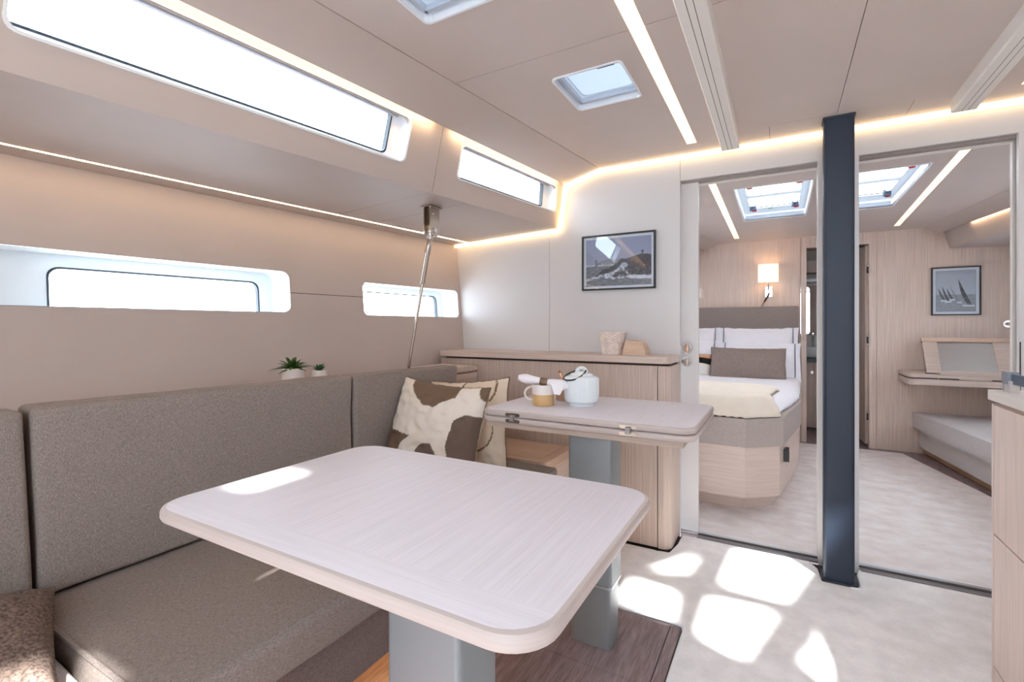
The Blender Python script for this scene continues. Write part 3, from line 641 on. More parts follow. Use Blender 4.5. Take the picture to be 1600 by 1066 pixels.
bm, Mx, e = pillow('', .62, .31, .12, BROWN, Vector((-.255, 4.80, .765)), 0, R(-22), 0, pinch=.05, seedo=5)
obj('cushion', bm, BROWN, label='brown lumbar cushion leaning on the white pillows of the bed', cat='cushion', ang=80)
def stripes(u, v, s):
    if v > .82: return (196, 170, 150)
    if v > .62: return (206, 148, 104)
    if v > .15: return (24, 24, 26)
    return (222, 216, 208)
bm, Mx, e = pillow('', .50, .26, .11, CLOTHP, Vector((-.81, 4.84, .735)), 0, R(-22), R(4), colf=stripes, pinch=.06, seedo=6, ny=60)
obj('cushion', bm, CLOTHP, label='striped cushion in cream, black and orange, half hidden by the door edge', cat='cushion', ang=80)

# wall lamp
L = thing('wall_lamp', 'chrome wall lamp with square fabric shade and reading arm above the bed', 'lamp', (-.09, 5.39, 1.40))
obj('lamp_shade', plate(rr(-.185, -.008, 5.235, 5.37, .02, 4), [rr(-.182, -.011, 5.238, 5.367, .018, 4)], flat(1.545), Vector((0, 0, .165))), SHADE, L, ang=30)
obj('bulb', lathe([(0, 1.585), (.018, 1.59), (.022, 1.62), (.012, 1.65), (0, 1.655)], -.095, 5.30, 14), M('bulb_glow', (255, 230, 190), .5, emit=12, ecol=(1, .74, .42)), L)
obj('wall_plate', box(-.125, -.062, 5.380, 5.399, 1.40, 1.50), CHROME, L, bev=.004)
obj('stem', tube([(-.095, 5.378, 1.46), (-.095, 5.335, 1.47), (-.095, 5.305, 1.50), (-.095, 5.30, 1.60)], .006, 8), CHROME, L)
obj('reading_arm', tube([(-.090, 5.375, 1.435), (-.098, 5.34, 1.41), (-.115, 5.31, 1.375), (-.135, 5.29, 1.34)], .008, 8), BLACK, L)
obj('reading_head', tube([(-.133, 5.29, 1.345), (-.152, 5.275, 1.305), (-.160, 5.268, 1.285)], [.009, .011, .014], 12), CHROME, L)

# ------------------------------------------------------------------ pictures
def picture(name, label, x0, x1, z0, z1, y, mount, colf, nx, nz):
    p = thing(name, label, 'picture', ((x0 + x1) / 2, y, z0))
    f = .009
    obj('picture_frame', plate([(x0, z0), (x1, z0), (x1, z1), (x0, z1)], [[(x0 + f, z0 + f), (x1 - f, z0 + f), (x1 - f, z1 - f), (x0 + f, z1 - f)]], xz(y - .02), Vector((0, .02, 0))), FRAMEK, p)
    obj('mount', box(x0 + f, x1 - f, y - .008, y - .003, z0 + f, z1 - f), PAPER, p)
    a0, a1, b0, b1 = x0 + f + mount, x1 - f - mount, z0 + f + mount, z1 - f - mount
    bm = NB(); cl = bm.loops.layers.float_color.new('Col'); V = [[bm.verts.new((a0 + (a1 - a0) * i / nx, y - .0095, b0 + (b1 - b0) * j / nz)) for j in range(nz + 1)] for i in range(nx + 1)]
    for i in range(nx):
        for j in range(nz):
            fc = bm.faces.new((V[i][j], V[i + 1][j], V[i + 1][j + 1], V[i][j + 1])); c = colf((i + .5) / nx, (j + .5) / nz)
            for lp in fc.loops: lp[cl] = (*lin(c), 1)
    obj('print', bm, PRINT, p)
    obj('pane', box(x0 + f, x1 - f, y - .0145, y - .0125, z0 + f, z1 - f), GLASS, p)
def N2(x, y, s=0, o=4):
    t = 0; a = 1; m = 0
    for k in range(o): t += a * noise.noise(Vector((x, y, s + k * 7))); m += a; a *= .55; x *= 2; y *= 2
    return t / m
def mixc(a, b, t): t = max(0, min(1, t)); return tuple(p + (q - p) * t for p, q in zip(a, b))
def interp(x, P):
    for (a, b), (c, d) in zip(P, P[1:]):
        if a <= x <= c: return b + (d - b) * (x - a) / (c - a)
    return P[0][1] if x < P[0][0] else P[-1][1]
def seascape(u, v):
    sky = mixc((176, 178, 196), (140, 146, 172), v); c = sky
    if abs(u - .165) < .014 and .42 < v < .56: return (110, 112, 122)
    far = .45 + interp(u, [(0, -.1), (.12, -.02), (.22, .07), (.35, .11), (.5, .12), (.7, .10), (1, .05)]) + .02 * N2(u * 12, 3)
    if .14 < u < .62 and v < far and v > .43: c = mixc((120, 122, 130), (160, 162, 170), .5 + 1.5 * N2(u * 20, v * 20))
    if v <= .43: c = mixc((96, 102, 108), (160, 164, 170), .35 + 1.3 * N2(u * 14, v * 42, 2))
    if v <= .45 and v > .42 and u < .45: c = mixc(c, (220, 222, 228), .6 + N2(u * 30, v * 30))
    top = interp(u, [(.14, .20), (.2, .27), (.28, .36), (.36, .37), (.44, .44), (.5, .48), (.55, .56), (.63, .55), (.7, .58), (.8, .62), (.9, .63), (1, .61)]) + .02 * N2(u * 22, 1)
    bot = interp(u, [(.14, .2), (.25, .25), (.35, .28), (.45, .32), (.5, .38), (.58, .35), (.64, .32), (.7, .2), (1, .16)])
    if u > .14 and bot < v < top: c = mixc((38, 40, 48), (84, 84, 90), .3 + 1.6 * N2(u * 26, v * 26, 5))
    if ((u - .60) / .055) ** 2 + ((v - .42) / .055) ** 2 < 1: c = (168, 176, 196)
    if abs(u - .87) < .011 and .6 < v < .70 or abs(u - .87) < .018 and .68 < v < .71: c = (52, 54, 62)
    t2 = interp(u, [(.42, .22), (.5, .28), (.6, .30), (.68, .36), (.75, .36), (.85, .40), (1, .44)]) + .03 * N2(u * 18, 8)
    if u > .42 and .18 < v < t2: c = mixc((44, 46, 54), (122, 122, 126), .3 + 1.8 * N2(u * 24, v * 30, 9))
    foam = .55 * math.exp(-((v - interp(u, [(0, .12), (.2, .2), (.4, .25), (.5, .33), (.55, .4), (.6, .33), (.7, .18), (1, .13)])) / .045) ** 2) + .5 * math.exp(-((v - .17) / .04) ** 2) * (u > .3)
    foam += N2(u * 20, v * 30, 4) * .9
    if foam > .32 and v < .44: c = mixc(c, (228, 230, 238), (foam - .25) * 2.4)
    if v < .12: c = mixc(c, mixc((92, 96, 100), (178, 180, 184), .5 + 1.4 * N2(u * 12, v * 60, 6)), .6)
    return c
picture('framed_picture', 'black-framed seascape photo of rocks and lighthouse on the white bulkhead', -1.012, -.589, 1.312, 1.629, YB, .014, seascape, 180, 130)
def boats(u, v):
    if u < .008 or u > .992 or v < .008 or v > .992: return (120, 120, 126)
    c = mixc((206, 208, 216), (184, 186, 196), v) if v > .40 else mixc((130, 132, 138), (172, 174, 180), .5 + 1.3 * N2(u * 10, v * 46))
    if abs(v - .40) < .012: c = (150, 152, 158)
    for (hx, hy, tx, ty, wd) in ((.24, .28, .06, .58, .035), (.36, .25, .16, .62, .04), (.44, .30, .28, .57, .032), (.63, .23, .34, .66, .025), (.90, .15, .57, .78, .07)):
        t = (v - hy) / (ty - hy)
        if 0 <= t <= 1:
            xl = hx + (tx - hx) * (t ** .8); ww = wd * math.sin(math.pi * min(1, (1 - t) * .62 + .02)) * 1.3
            if xl - ww < u < xl + ww * .35:
                c = (52, 52, 56) if wd > .03 else (130, 130, 136)
                if wd > .06 and (int(t * 9) % 2 == 0) and abs((t * 9) % 1 - .5) < .08: c = (110, 110, 114)
        if abs(v - hy + .012) < .02 and hx - wd * 3.2 < u < hx + wd: c = (226, 228, 232)
    return c
picture('framed_picture', 'black-framed photo of a row of racing sails on the oak cabin wall', 1.148, 1.467, 1.20, 1.612, YF, .022, boats, 120, 150)

# ------------------------------------------------------------------ cabin settee and vanity
st = thing('cabin_settee', 'low light grey upholstered settee along the right side of the sleeping cabin', 'sofa', (1.3, 4.6, 0))
def seatpoly(g, y0=3.0, y1=5.385): return [(1.080 - g + (5.26 - y1) * .105, y1), (1.080 - g + (5.26 - y0) * .105 * 1.35, y0), (2.2, y0), (1.72, y1)]
obj('plinth', prism(seatpoly(-.03), 0, .05), M('settee_plinth', (196, 160, 124), .5, grain=(4, 4, 120), amt=.1), st)
obj('base_panel', prism(seatpoly(0), .05, .215), SOFAL, st, bev=.012)
obj('cushion', prism(seatpoly(.045), .218, .352), SOFAL, st, bev=.03, seg=4)
va = thing('dressing_table', 'wall-hung oak dressing table with its mirror lid raised', 'table', (1.3, 5.2, .63))
obj('shelf_body', prism(rr(.918, 1.80, 4.975, 5.392, (.01, .01, .01, .05)), .632, .680), OAKT, va, bev=.004)
obj('closed_lid', prism(rr(.918, 1.10, 4.985, 5.392, (.002, .002, .002, .05)), .690, .720), OAKT, va, bev=.004)
obj('closed_lid', prism(rr(1.62, 1.80, 4.985, 5.392, (.002, .002, .002, .002)), .690, .720), OAKT, va, bev=.004)
obj('tray_rim', box(1.10, 1.62, 4.985, 5.06, .684, .712), OAKT, va, bev=.003)
for (a, b) in ((1.11, 1.23), (1.42, 1.61)): obj('slot', box(a, b, 4.980, 4.986, .683, .690), BLACK, va)
obj('tray_back', box(1.10, 1.62, 5.30, 5.39, .684, .712), OAKT, va)
ml = Matrix.Translation((0, 5.10, .70)) @ Matrix.Rotation(R(-30), 4, 'X')
def lidbox(x0, x1, z0, z1, y0, y1, bv=.003, mat=OAKT, name='lid_frame', parent=None):
    bm = box(x0, x1, y0, y1, z0, z1); 
    for v in bm.verts: v.co = ml @ v.co
    return obj(name, bm, mat, parent or va, bev=bv)
lidbox(1.062, 1.155, 0, .325, 0, .018); lidbox(1.50, 1.60, 0, .325, 0, .018); lidbox(1.155, 1.50, 0, .045, 0, .018)
lidbox(1.055, 1.61, .315, .352, -.01, .022, name='lid_edge', mat=M('lid_edge_oak', (212, 184, 164), .5)); lidbox(1.15, 1.505, .04, .32, .004, .012, 0, MIRROR, 'mirror')
for x in (1.085, 1.60): obj('grommet', lathe([(0, .7215), (.045, .7215), (.048, .7245), (.03, .726), (0, .726)], x, 5.05, 20), BLACK, va)
hd = thing('locker_handle', 'brushed steel lever handle on the oak wall at the right doorway edge', 'handle', (1.64, 5.39, 1.11))
obj('rose', prism([(1.63 + .03 * math.cos(2 * math.pi * k / 20), 1.125 + .03 * math.sin(2 * math.pi * k / 20)) for k in range(20)], 5.385, 5.399, ax='y'), STEEL, hd, bev=.002)
obj('lever', tube([(1.63, 5.385, 1.125), (1.63, 5.36, 1.125), (1.66, 5.35, 1.12), (1.72, 5.35, 1.12)], .012, 10), STEEL, hd)
# ------------------------------------------------------------------ saloon low cabinet, settee shelf, seat locker
cb = thing('low_cabinet', 'oak low cabinet with rounded end along the white bulkhead', 'cabinet', (-1.2, 2.54, 0))
obj('carcass', prism(rr(-1.785, -.530, 2.43, 2.655, .002), 0, .912), OAKC, cb)
obj('front_panel', prism([(-1.81, .004), (-.5305, .004), (-.5305, .905), (-1.875, .905)], 2.418, 2.430, ax='y'), OAKC, cb, bev=.002)
obj('rounded_end', prism(rr(-.526, -.464, 2.418, 2.655, (.045, .0, .0, .0), 8), 0, .905), OAKC, cb, ang=30)
obj('top_slab', prism(rr(-1.865, -.466, 2.398, 2.656, (.04, .0, .0, .0), 8), .918, .952), OAKT, cb, bev=.004)
obj('recess', box(-1.84, -.48, 2.428, 2.655, .904, .919), SEAM, cb)
sh = thing('settee_shelf', 'oak shelf with drawers behind the sofa backrests', 'shelf', (-1.75, 1, 0))
def shelfpoly(inset): return [(-1.70 + inset, -.9), (-1.69 + inset, .4), (-1.625 + inset, 1.4), (-1.622 + inset, 2.028), (-1.585 + inset, 2.032), (-1.585 + inset, 2.395 + (.02 if inset else 0)), (hull(2.4, .8) + .01, 2.395), (hull(-.9, .8) + .01, -.9)]
obj('carcass', prism(shelfpoly(-.02), 0.02, .795), OAKC, sh)
obj('shelf_top', prism(shelfpoly(0), .80, .830), OAKT, sh, bev=.004)
obj('drawer_case', box(-1.80, -1.605, 2.034, 2.394, .8305, .842), OAKC, sh)
obj('drawer_top', box(-1.84, -1.583, 2.032, 2.395, .8425, .870), OAKT, sh, bev=.003)
for z0, z1 in ((.655, .826), (.47, .650)): obj('drawer_front', box(-1.604, -1.590, 2.03, 2.40, z0, z1), OAKC, sh, bev=.002)
lk = thing('seat_locker', 'low oak locker with tray-edged lid in the corner beside the cabinet', 'cabinet', (-1.3, 2.2, 0))
obj('locker_body', box(-1.56, -.99, 2.075, 2.40, 0.0, .405), OAKH, lk)
obj('locker_door', box(-.99, -.978, 2.19, 2.40, .05, .405), OAKH, lk, bev=.002)
obj('rounded_corner', prism(rr(-1.06, -.978, 2.065, 2.185, (.03, 0, 0, 0), 6), .0, .405), OAKH, lk)
obj('locker_lid', prism(rr(-1.57, -.962, 2.042, 2.402, (.045, .0, .0, .0), 7), .415, .456), OAKS, lk, bev=.008, seg=3)
obj('lid_inset', prism(rr(-1.53, -1.01, 2.09, 2.39, .02), .4565, .4575), OAKS, lk)
obj('knob', lathe([(0, 0), (.006, .0), (.006, .012), (.012, .016), (.012, .022), (0, .024)], 0, 0, 12), CHROME, lk)
o = lk.children[-1]; o.matrix_local = Matrix.Translation(Vector((-.978, 2.225, .37)) - WL[lk]) @ Matrix.Rotation(R(90), 4, 'Y') @ Matrix.Translation(WL[lk])

# ------------------------------------------------------------------ sofa
sb = thing('settee', 'brown-grey upholstered settee frame under the seat cushions along the port side', 'sofa', (-1.25, .8, 0))
obj('base_panel', prism([(-1.6, -.9), (-1.0, -.9), (-.995, 2.035), (-1.6, 2.035)], .15, .330), SOFAD, sb, bev=.008)
obj('toe_board', box(-1.56, -1.19, -.9, 2.03, -.01, .15), OAKH, sb)
obj('toe_light', box(-1.17, -1.155, -.8, 1.9, .138, .149), LEDT, sb)
def hexc(name, c, mat, bev, label, cat, group=None, seg=4, subs=True):
    bm = hexa(NB(), c)
    bmesh.ops.subdivide_edges(bm, edges=bm.edges[:], cuts=0) if False else None
    return obj(name, bm, mat, bev=bev, seg=seg, label=label, cat=cat, group=group, ang=60)
def soft(bm, amp, freq, sd):
    for v in bm.verts:
        v.co += Vector((noise.noise(v.co * freq + Vector((sd, 0, 0))), noise.noise(v.co * freq + Vector((0, sd, 3))), noise.noise(v.co * freq + Vector((5, 0, sd))))) * amp
def cushion(c, mat, bev, label, cat, group, sd, pipe=True, amp=.004, puff=0, name='seat_cushion'):
    """tri-linear hexahedron with dense faces, rounded by a bevel modifier-free superellipse mapping"""
    C = [Vector(p) for p in c]; bm = NB(); n = 14
    def tri(u, v, w):
        b = (C[0] * (1 - u) + C[1] * u) * (1 - v) + (C[3] * (1 - u) + C[2] * u) * v
        t = (C[4] * (1 - u) + C[5] * u) * (1 - v) + (C[7] * (1 - u) + C[6] * u) * v
        return b * (1 - w) + t * w
    L = [(C[1] - C[0]).length, (C[3] - C[0]).length, (C[4] - C[0]).length]
    # rounded box in parameter space via clamped-core + sphere offset
    def dist(P):   # P in metric box coords 0..L
        core = [min(max(P[i], bev), L[i] - bev) for i in range(3)]; d_ = Vector([P[i] - core[i] for i in range(3)])
        if d_.length > 1e-9: d_ = d_.normalized() * bev
        return [core[i] + d_[i] for i in range(3)]
    seen = {}
    def samples(l):
        k = 4; a = [bev * i / k for i in range(k)]; m = max(2, min(26, int((l - 2 * bev) / .05)))
        return a + [bev + (l - 2 * bev) * i / m for i in range(m + 1)] + [l - x for x in a[::-1]]
    sm = [samples(l) for l in L]; nn = [len(s) for s in sm]
    def vert(i, j, k):
        key = (i, j, k)
        if key not in seen:
            P = dist((sm[0][i], sm[1][j], sm[2][k])); u, v, w = P[0] / L[0], P[1] / L[1], P[2] / L[2]
            q = tri(u, v, w)
            if puff: q.z += puff * (math.sin(math.pi * min(1, max(0, u))) * math.sin(math.pi * min(1, max(0, v)))) ** .5 * (w - .3)
            seen[key] = bm.verts.new(q)
        return seen[key]
    for ax in range(3):
        o1, o2 = [a for a in range(3) if a != ax]
        for side in (0, nn[ax] - 1):
            for i in range(nn[o1] - 1):
                for j in range(nn[o2] - 1):
                    idx = []
                    for (di, dj) in ((0, 0), (1, 0), (1, 1), (0, 1)):
                        t = [0, 0, 0]; t[ax] = side; t[o1] = i + di; t[o2] = j + dj; idx.append(vert(*t))
                    bm.faces.new(idx)
    soft(bm, amp, 6, sd)
    if not pipe: return obj(name, bm, mat, label=label, cat=cat, group=group, ang=80)
    cen = (C[0] + C[6]) / 2; r = thing(name, label, cat, (cen.x, cen.y, min(p.z for p in C)), group)
    obj('cushion_cover', bm, mat, r, ang=80)
    return r, C
# backrests: bottom front edge on the seat, leaning back a little
def backrest(y0, y1, xb0, xb1, xt0, xt1, zt0, zt1, label, sd, zb=.462):
    th = .105; BV = .015
    c = [(xb0 - th, y0, zb), (xb0, y0, zb), (xb1, y1, zb), (xb1 - th, y1, zb), (xt0 - th, y0, zt0), (xt0, y0, zt0), (xt1, y1, zt1), (xt1 - th, y1, zt1)]
    r, C = cushion(c, SOFA, .016, label, 'backrest', 'sofa backrests', sd, name='back_cushion')
    C = [Vector(p) for p in c]
    f = [C[5] + Vector((-.006, .012, -.006)), C[6] + Vector((-.006, -.012, -.006))]
    q = [C[1] + Vector((0, .012, .01)), C[5] + Vector((-.004, .012, -.012))]
    obj('stitched_seam', tube([f[0] + (f[1] - f[0]) * k / 10 for k in range(11)], .0035, 6), SOFA, r)
backrest(.434, 1.362, -1.505, -1.498, -1.572, -1.500, .905, .902, 'long middle sofa backrest behind the near table', 1)
backrest(1.372, 2.02, -1.498, -1.485, -1.500, -1.452, .902, .902, 'far sofa backrest behind the patterned cushion', 2)
backrest(-.50, .422, -1.510, -1.505, -1.57, -1.565, .90, .90, 'nearest sofa backrest cut off by the left edge of the picture', 3)
r, C = cushion([(-1.60, .405, .335), (-.935, .405, .335), (-.915, 2.03, .335), (-1.60, 2.03, .335), (-1.60, .405, .452), (-.905, .405, .452), (-.885, 2.03, .452), (-1.60, 2.03, .452)],
        SOFA2, .022, 'long grey-brown sofa seat cushion under the near table', 'seat cushion', None, 4, puff=.012)
obj('piping', tube([(-1.49, .415, .449), (-1.25, .409, .4535), (-1.0, .409, .453), (-.925, .409, .450)], .006, 8), SOFA2, r)
obj('stitched_seam', tube([(-.925, .43, .4535), (-.922, 1.0, .4535), (-.91, 1.6, .4535), (-.905, 2.0, .4535)], .0035, 6), SOFA2, r)
r, C = cushion([(-1.60, -.75, .335), (-.85, -.75, .335), (-.85, .398, .335), (-1.60, .398, .335), (-1.60, -.75, .425), (-.85, -.75, .425), (-.85, .398, .425), (-1.60, .398, .425)],
        SOFAL, .022, 'light grey seat cushion at the bottom left corner of the picture', 'seat cushion', None, 5)
# boucle pillow lying in the aft corner
bm, Mx, e = pillow('', .42, .42, .13, BOUCLE, Vector((-1.325, .190, .475)), R(84), R(-83), R(10), pinch=.05, seedo=8, wr=.006)
obj('throw_pillow', bm, BOUCLE, label='dark brown boucle pillow lying at the bottom left corner', cat='pillow', ang=80)
# patterned cushions
def inpoly(p, lp):
    c = False; j = len(lp) - 1
    for i in range(len(lp)):
        if (lp[i][1] > p[1]) != (lp[j][1] > p[1]) and p[0] < (lp[j][0] - lp[i][0]) * (p[1] - lp[i][1]) / (lp[j][1] - lp[i][1]) + lp[i][0]: c = not c
        j = i
    return c
shA = [(-.70, 1.1), (-.66, .86), (-.45, .62), (-.2, .46), (.02, .46), (.22, .62), (.42, .72), (.44, 1.1)]
shB = [(-1.1, -.05), (-.35, -.20), (-.52, -.36), (-.60, -.6), (-.55, -1.1), (-1.1, -1.1)]
shC = [(.55, .25), (.72, .38), (1.1, .40), (1.1, -1.1), (.72, -1.1), (.60, -.62), (.50, -.25)]
shD = [(.80, 1.1), (.84, .86), (.96, .72), (1.1, .7), (1.1, 1.1)]
def patA(u, v, s):
    if s > 0: return (214, 202, 186)
    for sh_ in (shA, shB, shD):
        if inpoly((u, v), sh_): return (112, 90, 72)
    if inpoly((u, v), shC): return (104, 86, 76)
    if ((u - .10) / .26) ** 2 + ((v + .62) / .34) ** 2 < 1 and u + .3 * v > -.28: return (106, 88, 78)
    return (224, 214, 202)
r = thing('throw_pillow', 'front cream pillow with brown abstract patches on the sofa', 'pillow', (-1.30, 1.74, .46), 'patterned sofa pillows')
bm, Mx, e = pillow('', .44, .43, .15, CLOTHP, Vector((-1.272, 1.60, .658)), R(6), R(-20), R(4), colf=patA, pinch=.09, seedo=11, nx=110, ny=100, wr=.007)
obj('pillow_body', bm, CLOTHP, r, ang=80); seam_piping(e, .0025, BOUCLE, r)
def patB(u, v, s):
    if s < 0:
        d1 = math.hypot(u - .35, v - .75); d2 = math.hypot(u - .2, v + .2)
        if abs(d1 - .42) < .02 or abs(d2 - .55) < .017: return (120, 96, 70)
    return (222, 206, 186)
r = thing('throw_pillow', 'cream pillow with thin brown line drawing, behind the brown-patched one', 'pillow', (-1.2, 1.88, .46), 'patterned sofa pillows')
bm, Mx, e = pillow('', .40, .42, .13, CLOTHP, Vector((-1.262, 1.815, .658)), R(16), R(-24), R(-4), colf=patB, pinch=.09, seedo=14, nx=80, ny=70, wr=.007)
obj('pillow_body', bm, CLOTHP, r, ang=80); seam_piping(e, .003, BOUCLE, r)

# ------------------------------------------------------------------ tables
def pedestal(t, xc, yc, ztop, low=True):
    w, d_ = .158, .12
    obj('upper_column', prism(rr(xc - w / 2, xc + w / 2, yc - d_ / 2, yc + d_ / 2, .012, 4), .215, ztop), ALU, t, ang=30)
    obj('collar_ring', prism(rr(xc - w / 2 - .001, xc + w / 2 + .001, yc - d_ / 2 - .001, yc + d_ / 2 + .001, .012, 4), .206, .2145), ALU2, t)
    w, d_ = .142, .106
    obj('lower_column', prism(rr(xc - w / 2, xc + w / 2, yc - d_ / 2, yc + d_ / 2, .01, 4), -.005, .206), ALU, t, ang=30)
def slab(x0, x1, y0, y1, z0, z1, r):
    pts = rr(x0, x1, y0, y1, r, 8); bm = NB(); e = .007
    cx, cy = (x0 + x1) / 2, (y0 + y1) / 2; rings = []
    for (g, z) in ((-e, z0), (-e * .3, z0 + e * .3), (0, z0 + e), (0, z1 - e), (-e * .3, z1 - e * .3), (-e, z1)):
        q = rr(x0 - g, x1 + g, y0 - g, y1 + g, r, 8); rings.append([bm.verts.new((a, b, z)) for a, b in q])
    n = len(pts)
    for j in range(5):
        for i in range(n):
            f = bm.faces.new((rings[j][i], rings[j][(i + 1) % n], rings[j + 1][(i + 1) % n], rings[j + 1][i])); f.material_index = 1
    bm.faces.new(rings[0][::-1]).material_index = 1; bm.faces.new(rings[-1]); return bm
t1 = thing('dining_table', 'pale wood dining table in the foreground, unfolded single leaf on a grey pedestal', 'table', (-.61, .70, 0), 'folding dining tables')
obj('table_top', slab(-1.003, -.213, .430, .962, .752, .776, .06), [TABLE, TEDGE], t1, ang=35)
obj('sub_frame', box(-.95, -.30, .55, .90, .725, .751), TEDGE, t1, bev=.004)
pedestal(t1, -.527, .685, .725)
t2 = thing('dining_table', 'far table with folded double leaf beside the cabinet, holding mugs and teapot', 'table', (-.61, 1.79, 0), 'folding dining tables')
TZ = .786
obj('table_top', slab(-1.008, -.226, 1.540, 2.075, TZ - .022, TZ, .05), [TABLE, TEDGE], t2, ang=35)
obj('folded_leaf', slab(-1.008, -.226, 1.540, 2.075, TZ - .046, TZ - .0235, .05), [TABLE, TEDGE], t2, ang=35)
obj('sub_frame', box(-.985, -.262, 1.556, 2.03, TZ - .066, TZ - .0465), M('apron_oak', (190, 172, 158), .5, grain=(4, 120, 120), amt=.1), t2, bev=.004)
pedestal(t2, -.575, 1.630, TZ - .067)
for x in (-.862, -.430):
    h = obj('hinge', prism(rr(x - .030, x + .030, TZ - .0180, TZ - .0060, .0058, 5), 1.5378, 1.5405, ax='y'), STEEL, t2)
    obj('hinge_plate', prism(rr(x - .030, x + .030, TZ - .0410, TZ - .0290, .0058, 5), 1.5378, 1.5405, ax='y'), STEEL, h)
    obj('hinge_knuckle', box(x - .008, x + .008, 1.529, 1.538, TZ - .034, TZ - .012), M('hinge_satin', (170, 168, 166), .45, .8), h, bev=.003)

# ------------------------------------------------------------------ things on the far table
tp = thing('teapot', 'white ribbed ceramic teapot with black strap on the far table', 'teapot', (-.695, 1.81, TZ))
rib = lambda k, j: 1 + (.006 * math.cos(k * math.pi) if 3 <= j <= 8 else 0)
R_ = .069
prof = [(0, TZ), (.050, TZ), (.052, TZ + .004), (.053, TZ + .010), (.060, TZ + .013), (.066, TZ + .019), (R_, TZ + .029), (R_, TZ + .06), (R_, TZ + .09), (R_, TZ + .108), (R_ - .002, TZ + .112), (R_ - .006, TZ + .115), (.050, TZ + .120), (.046, TZ + .1205), (0, TZ + .121)]
rib = lambda k, j: 1 + (.008 * (1 if k % 2 else -1) if 6 <= j <= 9 else 0)
obj('teapot_body', lathe(prof, -.695, 1.81, 120, rf=rib), CERA, tp, ang=25)
obj('lid', lathe([(.045, TZ + .1205), (.044, TZ + .126), (.030, TZ + .131), (.018, TZ + .135), (0, TZ + .136)], -.695, 1.81, 32), CERA, tp, ang=60)
RT, DP, TC = Vector((.872, .489, 0)), Vector((-.489, .872, 0)), Vector((-.695, 1.81, TZ))
obj('lid_loop', tube([TC + RT * (.019 * math.cos(a)) + Vector((0, 0, .131 + .018 * math.sin(a))) for a in [R(q) for q in range(0, 181, 15)]], .0075, 10), CERA, tp)
sp_ = [(.016, -.012, .140), (.004, -.035, .128), (-.022, -.060, .112), (-.050, -.056, .105), (-.070, -.028, .103), (-.074, .004, .106), (-.060, .030, .117), (-.030, .034, .131), (.0, .016, .143), (.012, .0, .148)]
def smooth(P, n=3):
    P = [Vector(p) for p in P]
    for _ in range(n):
        Q = [P[0]]
        for a, b in zip(P, P[1:]): Q += [a * .75 + b * .25, a * .25 + b * .75]
        P = Q + [P[-1]]
    return P
obj('strap', tube([TC + RT * p.x + DP * p.y + Vector((0, 0, p.z)) for p in smooth(sp_, 2)], .0032, 8), BLACK, tp)
def mug(x, y, label, mats, hx, spoonless=True):
    m = thing('mug', label, 'mug', (x, y, TZ), 'two-tone stoneware mugs'); r = .0445
    mi = lambda j: 1 if j >= 4 else 0
    obj('mug_body', lathe([(0, TZ), (r - .003, TZ), (r, TZ + .004), (r, TZ + .03), (r, TZ + .045), (r, TZ + .08), (r - .001, TZ + .083), (r - .004, TZ + .08), (r - .004, TZ + .006), (0, TZ + .006)], x, y, 40, mi=mi), mats, m, ang=60)
    d_ = Vector((math.cos(hx), math.sin(hx), 0)); c = Vector((x, y, TZ + .045))
    obj('handle', tube([c + d_ * (r - .003 + .034 * math.sin(a)) + Vector((0, 0, .028 * math.cos(a))) for a in [R(q) for q in range(0, 181, 15)]], .0045, 8), CREAMG, m)
    return m
mug(-.83, 1.735, 'front two-tone mug, ochre below and white above, carrying a rolled napkin', [OCHRE, CREAMG], R(195))
mug(-.802, 1.905, 'rear brown and white mug with a spoon in it, behind the napkin', [OCHRE2, CREAMG], R(10))
nk = thing('napkin', 'white rolled napkin in a dark horn ring lying across the front mug', 'napkin', (-.83, 1.735, TZ + .084))
na, nb_ = Vector((-.905, 1.715, TZ + .104)), Vector((-.745, 1.755, TZ + .082))
def roll_pts(t0, t1, n=12): return [na + (nb_ - na) * (t0 + (t1 - t0) * k / n) for k in range(n + 1)]
P_ = roll_pts(-.15, 1.1); rs = [.010, .017, .019, .018, .016, .013, .011, .013, .016, .019, .021, .020, .013]
bm = tube(P_, rs, 20)
for v in bm.verts: v.co += Vector((0, 0, 1)) * .003 * noise.noise(v.co * 60) + Vector((1, 0, 0)) * .002 * noise.noise(v.co * 45)
obj('rolled_cloth', bm, SHEET, nk, ang=70)
tl = hexa(NB(), [(-.775, 1.718, TZ + .05), (-.752, 1.722, TZ + .046), (-.750, 1.726, TZ + .05), (-.776, 1.722, TZ + .055), (-.79, 1.722, TZ + .09), (-.735, 1.735, TZ + .085), (-.735, 1.742, TZ + .088), (-.79, 1.728, TZ + .093)])
obj('cloth_tail', tl, SHEET, nk, bev=.003)
obj('napkin_ring', tube(roll_pts(.40, .58, 5), [.0155, .0175, .018, .018, .0175, .0155], 20), HORN, nk, ang=60)
sp = thing('spoon', 'thin copper spoon standing in the rear mug', 'spoon', (-.80, 1.905, TZ + .01))
obj('spoon_stem', tube([(-.797, 1.90, TZ + .012), (-.812, 1.898, TZ + .08), (-.828, 1.895, TZ + .118)], [.0025, .0022, .003], 8), COPPER, sp)
obj('spoon_end', lathe([(0, TZ + .112), (.005, TZ + .116), (.0055, TZ + .122), (0, TZ + .128)], -.829, 1.895, 12), COPPER, sp)

